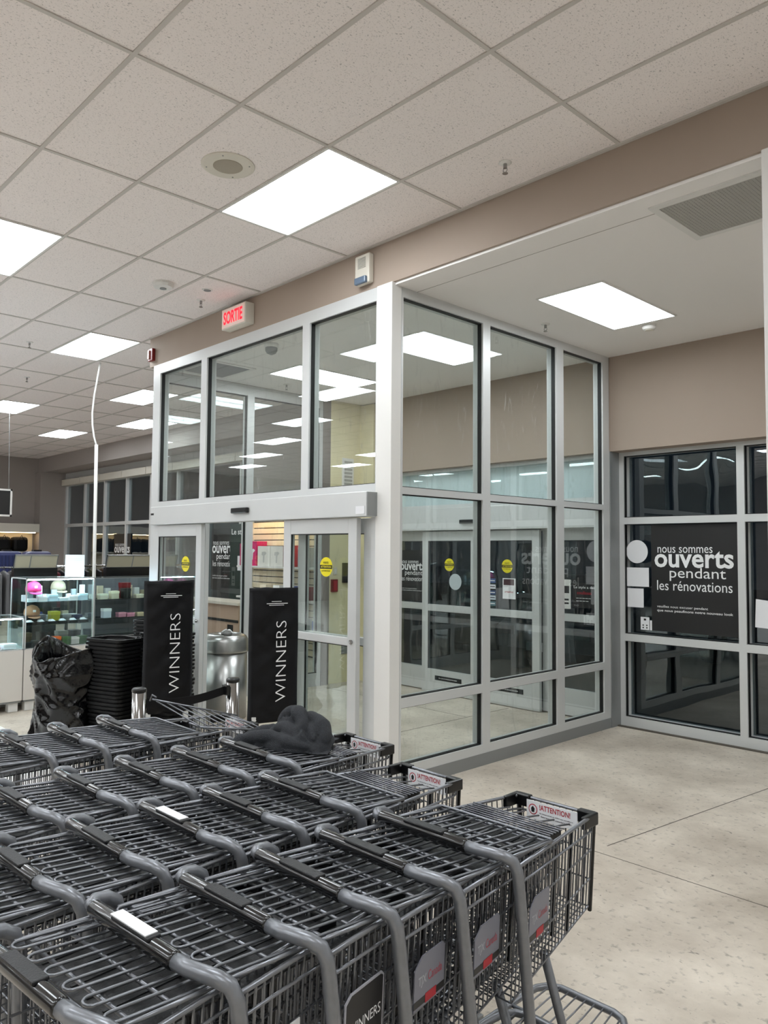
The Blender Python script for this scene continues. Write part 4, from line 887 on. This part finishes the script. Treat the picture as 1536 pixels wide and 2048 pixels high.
# ---------------------------------------------------------------- shopping carts
def make_cart():
    t = thing('shopping_cart', 'grey wire shopping cart', 'shopping cart', (0, 0, 0))
    HZ = 1.02
    # outer tube frame: handle ends, legs, base
    fr = MB(); R_ = .0155
    fr.tube([(.115, 0, HZ), (.15, .003, HZ-.001), (.185, .013, HZ-.002), (.212, .026, HZ-.006), (.231, .040, HZ-.018), (.238, .050, HZ-.045), (.240, .056, .93), (.240, .10, .60), (.238, .15, .20), (.236, .20, .13), (.225, .32, .12), (.17, .66, .12)], R_, 10)
    fr.tube([(-.20, 0, HZ), (-.222, .006, HZ), (-.236, .022, HZ-.001), (-.240, .050, HZ-.006), (-.241, .075, HZ-.022), (-.241, .084, HZ-.06), (-.240, .10, .60), (-.238, .15, .20), (-.236, .20, .13), (-.225, .32, .12), (-.17, .66, .12)], R_, 10)
    fr.build('cart_frame', 'cart_steel', t, True)
    gr = MB().tube([(-.20, 0, HZ), (-.195, 0, HZ), (.11, 0, HZ), (.115, 0, HZ)], [.0165, .018, .018, .0165], 14)
    h_ = gr.build('handle_grip', 'grip', t, True)
    MB().box(-.10, .04, -.016, .016, HZ+.012, HZ+.0205).build('handle_label', 'seat_flap', h_, bevel=.003)
    # basket
    w = .0025
    def half(y, z=1): return (.228-.085*(y-.06)/.54)-(0 if z else 0)
    def zr(y): return .978-.014*(y-.06)/.54
    def zb(y): return .635+.045*(y-.06)/.54
    def P(s, y, f):       # f 1 = rim, 0 = bottom; sides lean in a little
        return Vector((s*(half(y)-.018*(1-f)), y, zb(y)+(zr(y)-zb(y))*f))
    rim = MB()
    path = [P(1, .05, 1), P(1, .58, 1), P(1, .60, 1)+Vector((-.012, .008, 0)), P(-1, .60, 1)+Vector((.012, .008, 0)), P(-1, .58, 1), P(-1, .05, 1)]
    rim.tube(path, .0058, 8)
    dz = Vector((0, 0, -.045)); rim.tube([p+dz for p in path], .004, 6)
    rim.build('basket_rim', 'wire', t, True)
    b = MB()
    for f in (.0, .30, .62):
        b.tube([P(1, .06, f), P(1, .60, f), P(-1, .60, f), P(-1, .06, f)], .0032, 5)
    n = 23
    for k in range(n+1):
        y = .06+.54*k/n
        b.tube([P(1, y, 1), P(1, y, 0), P(-1, y, 0), P(-1, y, 1)], w, 4, False)
    n = 12
    for k in range(1, n):
        s = -1+2*k/n
        a = P(1, .60, 1); c = P(1, .60, 0); d = P(1, .06, 0)
        b.tube([(s*a.x, a.y, a.z), (s*c.x, c.y, c.z), (s*d.x, d.y, d.z)], w, 4, False)
    b.build('basket', 'wire', t)
    # black corner guards
    for s in (-1, 1):
        a = P(s, .60, 1); c = P(s, .60, 0)
        g = MB()
        g.box(min(s*.147, s*.09), max(s*.147, s*.09), .592, .618, zr(.6)-.03, zr(.6)+.009)
        g.box(min(s*.138, s*.155), max(s*.138, s*.155), .535, .616, zr(.6)-.03, zr(.6)+.009)
        g.tube([(a.x-s*.002, .612, a.z), (c.x-s*.002, .612, c.z-.02)], .008, 6)
        g.build('corner_guard', 'black_plastic', t, bevel=.004)
    for s in (-1, 1):
        MB().tube([P(s, .44, .98)+Vector((-s*.006, 0, 0)), P(s, .44, .0)+Vector((-s*.006, 0, 0))], .007, 4).build('side_strip', 'seat_flap', t)
    # rear gate, pushed up flat, with U-shaped wire ends near the handle
    g = MB(); zg = 1.0
    def G(x, y): return Vector((x, y, zg-.05*(y-.05)))
    GL = .262; nw = 12; xs = [-.195+.39*k/(nw-1) for k in range(nw)]
    for k in range(0, nw, 2):
        x0, x1 = xs[k], xs[k+1]; r = (x1-x0)/2; xc = (x0+x1)/2
        arc = [Vector((xc-r*math.cos(PI*q/6), .062-r*math.sin(PI*q/6), zg+.004)) for q in range(7)]
        g.tube([G(x0, GL)] + [G(x0, .20)] + arc + [G(x1, .20), G(x1, GL)], .0032, 6)
    for y in (.085, .165, GL): g.tube([G(-.205, y)+Vector((0, 0, -.007)), G(.205, y)+Vector((0, 0, -.007))], .0045, 6)
    g.tube([(-.235, .06, .972), (.235, .06, .972)], .0055, 8)
    g.tube([G(-.207, .06), G(-.207, GL), G(-.195, GL+.01), G(.195, GL+.01), G(.207, GL), G(.207, .06)], .0048, 6)
    g.build('rear_gate', 'wire', t, True)
    # folded child seat: cross wires and a black flap
    s_ = MB(); zs = .955
    for x in (-.17, -.06, .06, .17): s_.tube([(x, .09, zs-.008), (x, .26, zs-.006), (x, .40, zs-.01)], .0034, 5)
    for y in (.33, .37): s_.tube([(-.175, y, zs-.008), (.175, y, zs-.008)], .0029, 5)
    st = s_.build('child_seat', 'wire', t, True)
    f_ = MB().box(-.195, .190, .085, .315, zs-.006, zs-.002)
    for k in range(6): f_.box(-.17+.06*k, -.165+.06*k, .10, .30, zs-.002, zs+.0005)
    f_.build('seat_flap', 'seat_flap', st)
    # base tray
    b = MB()
    b.tube([(.215, .16, .20), (.20, .45, .235), (.178, .70, .252), (.168, .755, .255), (.14, .795, .257), (.10, .81, .258), (-.10, .81, .258), (-.14, .795, .257), (-.168, .755, .255), (-.178, .70, .252), (-.20, .45, .235), (-.215, .16, .20)], .0125, 10)
    b.tube([(-.205, .34, .225), (.205, .34, .225)], .007, 6).tube([(-.18, .62, .247), (.18, .62, .247)], .007, 6)
    for k in range(9): x = -.14+.035*k; b.tube([(x, .20, .212), (x, .72, .252), (x*.95, .80, .262)], .0028, 4)
    for s in (-1, 1): b.tube([(s*.19, .46, .13), (s*.178, .40, .34), (s*.155, .30, .655)], .013, 8)
    b.build('lower_tray', 'cart_steel', t, True)
    for (x, y) in ((-.225, .20), (.225, .20), (-.165, .66), (.165, .66)):
        cst = MB().obox(Matrix.Translation((x, y+.02, 0)), -.016, .016, -.022, .022, .062, .128).build('caster', 'aluminium_dark', t, bevel=.003)
        wl = MB(); tmp = MB().lathe([(.035, -.011), (.044, -.009), (.044, .009), (.035, .011)], 16)
        wl.add([(x+v[2], y+v[0], .045+v[1]) for v in tmp.v], tmp.f); wl.build('wheel', 'black_plastic', cst, True)
    return t
def cart_card(c, org, rz, kind):
    T = Matrix.Translation(org) @ Matrix.Rotation(rz, 4, 'Z')
    # card on the right side of the basket
    M = T @ frame_m((.2265, .112, .765), Vector((-.155, .988, 0)).normalized(), Vector((.05, 0, 1)).normalized())
    if kind == 'grey':
        o = MB().prism([(0, 0), (.125, 0), (.125, .105), (.115, .115), (.03, .115), (0, .09)], M, .003).build('side_card', 'card_grey', c)
        lettering([('TJX', .015, .045, .033, .026, .02)], M, 'letter_grey', o, name='lettering', depth=.0036)
        lettering([('Canada', .055, .050, .058, .022, 0)], M, 'dull_red', o, name='red_lettering', depth=.0036)
        MB().prism([(.0, .006), (.125, .006), (.125, .022), (.0, .022)], M @ Matrix.Translation((0, 0, .003)), .0006).build('black_strip', 'poster_black', o)
        MB().prism([(.045, .004), (.09, .004), (.09, .025), (.045, .025)], M @ Matrix.Translation((0, 0, .0036)), .0006).build('red_block', 'crimson', o)
    elif kind == 'black':
        o = MB().prism([(-.01, -.02), (.13, -.02), (.13, .105), (.12, .115), (.01, .115), (-.01, .10)], M, .003).build('side_card', 'letter_grey', c)
        MB().prism([(-.005, -.015), (.125, -.015), (.125, .105), (.117, .11), (.012, .11), (-.005, .097)], M @ Matrix.Translation((0, 0, .003)), .0006).build('black_face', 'poster_black', o)
        lettering([('WINNERS', .003, .03, .115, .022, 0)], M, 'letter_white', o, depth=.0042)
    elif kind == 'white':
        MB().prism([(0, 0), (.11, 0), (.11, .10), (0, .10)], M, .003).build('side_card', 'paper', c)
def attention(c, org, rz):
    T = Matrix.Translation(org) @ Matrix.Rotation(rz, 4, 'Z')
    M = T @ frame_m((-.095, .590, .905), Vector((1, 0, 0)), Vector((0, 0, 1)))
    o = MB().prism([(0, 0), (.19, 0), (.19, .058), (0, .058)], M, .002).build('warning_label', 'paper', c)
    lettering([('!ATTENTION!', .05, .033, .115, .018, .02)], M, 'crimson', o, depth=.0026)
    ring = [(.025+.017*math.cos(a*PI/12), .031+.017*math.sin(a*PI/12)) for a in range(24)]
    MB().prism(ring, M @ Matrix.Translation((0, 0, .002)), .0005).build('emblem_ring', 'crimson', o)
    MB().prism([(.025+.014*math.cos(a*PI/12), .031+.014*math.sin(a*PI/12)) for a in range(24)], M @ Matrix.Translation((0, 0, .0025)), .0004).build('emblem_disc', 'paper', o)
    MB().prism([(.020, .022), (.030, .022), (.032, .034), (.025, .042), (.018, .034)], M @ Matrix.Translation((0, 0, .0029)), .0004).build('emblem', 'poster_black', o)
    lettering([('Ne laissez jamais un enfant sans surveillance', .05, .020, .125, .005, .02), ('Never leave a child unattended in the cart', .055, .011, .115, .005, .02)], M, 'poster_black', o, name='small_print', depth=.0026)
mat('letter_grey', (168, 168, 176), .5); mat('dull_red', (168, 70, 84), .5)
proto = make_cart(); first = True
rows = {'nearest the open floor on the right': (-1.447, [1.575, 1.355, 1.150, .945, .735, .52]),
        'second from the right': (-1.985, [1.535, 1.315, 1.105, .89, .675, .46]),
        'third from the right': (-2.50, [1.695, 1.485, 1.265, 1.05, .84, .63]),
        'on the left': (-3.215, [1.50, 1.285, 1.08, .87])}
ords = ['front', 'second', 'third', 'fourth', 'fifth', 'sixth']
carts = {}
for ri, (rn, (cx, ys)) in enumerate(rows.items()):
    for k, y in enumerate(ys):
        lab = '%s grey wire cart of the row %s' % (ords[k], rn)
        rz = math.radians([2, 1, 1, 3, 4, 5][k] if ri == 0 else [0, 1, 1.5, 2, 3, 3][k]); loc = (cx+random.uniform(-.004, .004), y, 0)
        grp = 'nested shopping carts in the row %s' % rn
        if first:
            proto.location = loc; proto.rotation_euler = (0, 0, rz); proto['label'] = lab; proto['group'] = grp; c = proto; first = False
            pending = (c, loc, rz)
        else:
            c = dup(CLEAN, loc, rz, lab, grp) if 0 else None
        carts[(ri, k)] = (c, loc, rz, lab, grp)
for key, (c, loc, rz, lab, grp) in carts.items():
    if c is None: c = dup(proto, loc, rz, lab, grp)
    carts[key] = (c, loc, rz)
bpy.context.view_layer.update()
for key in ((0, 0), (1, 0), (3, 0), (2, 0)):
    c, loc, rz = carts[key]; attention(c, loc, rz)
for key, kind in (((0, 0), 'grey'), ((0, 1), 'grey'), ((0, 2), 'grey'), ((0, 3), 'black'), ((0, 4), 'white')):
    c, loc, rz = carts[key]; cart_card(c, loc, rz, kind)
for key, lab in (((0, 4), 'fifth cart of the row nearest the open floor, white label on handle'), ((1, 2), 'third cart of the row second from the right, white label on its handle')):
    c, loc, rz = carts[key]; c['label'] = lab
    T = Matrix.Translation(loc) @ Matrix.Rotation(rz, 4, 'Z')
    g_ = [q for q in c.children if q.name.startswith('handle_grip')][0]
    MB().obox(T, -.105, .03, -.014, .014, 1.0402, 1.0425).build('white_label', 'paper', g_)
for (key, lab) in (((0, 0), 'front cart of the row nearest the open floor, grey side card and attention label'), ((0, 1), 'second cart of the row nearest the open floor, grey side card with red block'),
        ((0, 2), 'third cart of the row nearest the open floor, grey side card low beside its leg'), ((0, 3), 'fourth cart of the row nearest the open floor, black side card reading WINNERS'),
        ((1, 0), 'front cart of the second row from the right, attention label on its nose'), ((2, 0), 'front cart of the third row, carrying the dark grey hooded sweater'), ((3, 0), 'front cart of the left row, its wire flap standing up')):
    carts[key][0]['label'] = lab
for key in ((0, 0), (1, 0), (2, 0)):
    c, loc, rz = carts[key]; T = Matrix.Translation(loc) @ Matrix.Rotation(rz, 4, 'Z'); e_ = MB()
    for k in range(9): y = .272+.0155*k; e_.tube([T @ Vector((-.17+.012*(k % 2), y, .978)), T @ Vector((.165, y, .978))], .0026, 6)
    for x in (-.15, 0, .14): e_.tube([T @ Vector((x, .10, .972)), T @ Vector((x, .41, .972))], .004, 6)
    for k in range(5): x = -.12+.055*k; e_.tube([T @ Vector((x, .38, .968)), T @ Vector((x+.02, .50, .955))], .003, 5)
    e_.build('seat_back', 'wire', c, True)
# raised wire flap lying across the front cart of the left row
c, loc, rz = carts[(3, 0)]
T = Matrix.Translation(loc)
fl = MB()
for k in range(8):
    v = .045*k; fl.tube([T @ Vector((-.10+.02*k, .22+.045*k, 1.09-.012*k)), T @ Vector((.20+.01*k, .30+.045*k, 1.00-.008*k))], .003, 5)
fl.tube([T @ Vector((-.10, .20, 1.10)), T @ Vector((.05, .56, 1.0))], .0042, 6).tube([T @ Vector((.19, .28, 1.01)), T @ Vector((.28, .64, .955))], .0042, 6).tube([T @ Vector((-.12, .20, 1.09)), T @ Vector((-.10, .20, 1.12)), T @ Vector((-.08, .21, 1.11))], .004, 6)
fl.build('raised_flap', 'wire', c, True)
# hooded sweater
def sweater(cx, cy, z0, ax):
    n, mm = 110, 70; vs = []; fs = []; ca, sa = math.cos(ax), math.sin(ax)
    for i in range(n+1):
        for j in range(mm+1):
            u = i/n*2-1; v = j/mm*2-1
            r = max(0, 1-(u*u*u*u+v*v*v*v)**.5)
            wv = .30+.75/(1+math.exp(-(u+.15)*6))          # narrow sleeve end, wide bunched body
            px, py = u*.215, v*.13*wv
            q = Vector((px*9, py*9, 0))
            body = .7*(.105*math.exp(-((u-.12)**2/.10+(v-.1)**2/.55)) + .085*math.exp(-((u-.62)**2/.09+(v+.1)**2/.6)) + .03*math.exp(-((u+.6)**2/.3)))
            n1 = noise.noise(Vector((q.x*.9+q.y*.9, q.y*.8-q.x*.3, 2))); n2 = noise.noise(Vector((q.x*1.9-q.y*1.2, q.y*1.6, 7)))
            fold = (.5-abs(n1))*.075 + (.5-abs(n2))*.035
            h_ = max(.004, (body+fold*(.25+.75*wv)-.005))*min(1, r*3.2)**.5
            x, y = px+.02*n1, py+.02*n2
            vs.append((cx+x*ca-y*sa, cy+x*sa+y*ca, z0+h_))
    k = len(vs)
    for a in list(vs): vs.append((a[0], a[1], z0-.003))
    for i in range(n):
        for j in range(mm):
            a = i*(mm+1)+j; q = (a, a+mm+1, a+mm+2, a+1); fs.append(q); fs.append(tuple(x+k for x in q[::-1]))
    b = MB(); b.v = vs; b.f = fs; return b
t = thing('hooded_sweater', 'crumpled dark grey hooded sweater lying on the front carts near the doors', 'sweater', (-2.56, 1.90, .99))
b = sweater(-2.585, 1.90, 1.0, math.radians(40))
A = math.radians(40); E_ = lambda u, v, z: Vector((-2.585+u*math.cos(A)-v*math.sin(A), 1.90+u*math.sin(A)+v*math.cos(A), z))
def roll(pts, r0, n=14):
    P_ = []
    for a, c_ in zip(pts, pts[1:]):
        for q in range(5): P_.append(a.lerp(c_, q/5))
    P_.append(pts[-1]); L_ = len(P_)
    for _ in range(3): P_ = [P_[0]] + [(P_[q-1]+P_[q]*2+P_[q+1])/4 for q in range(1, L_-1)] + [P_[-1]]
    b.tube(P_, [r0*(.35+.65*math.sin(PI*q/(L_-1))**.5)*(1+.22*noise.noise(P_[q]*30)) for q in range(L_)], n)
roll([E_(-.02, .03, 1.06), E_(.0, .06, 1.105), E_(.05, .03, 1.13), E_(.08, -.02, 1.12), E_(.10, -.06, 1.08), E_(.06, -.08, 1.05)], .030)
roll([E_(-.03, .0, 1.06), E_(.02, -.03, 1.075), E_(.06, -.07, 1.06), E_(.10, -.10, 1.03)], .028)
roll([E_(.06, .05, 1.09), E_(.11, .03, 1.10), E_(.16, -.01, 1.085), E_(.185, -.05, 1.05), E_(.18, -.08, 1.02)], .036)
roll([E_(-.20, .0, 1.01), E_(-.12, -.03, 1.03), E_(-.03, -.06, 1.045), E_(.06, -.11, 1.03), E_(.14, -.12, 1.02)], .027)
roll([E_(-.18, .03, 1.01), E_(-.10, .03, 1.035), E_(-.03, .045, 1.06)], .026)
roll([E_(.10, -.01, 1.08), E_(.13, -.05, 1.075), E_(.15, -.10, 1.04)], .022)
o = b.build('cloth', 'hoodie', t, True)
rm = o.modifiers.new('remesh', 'REMESH'); rm.mode = 'VOXEL'; rm.voxel_size = .0042; rm.use_smooth_shade = True
sm = o.modifiers.new('smooth', 'SMOOTH'); sm.factor = .5; sm.iterations = 3
bpy.context.view_layer.update()
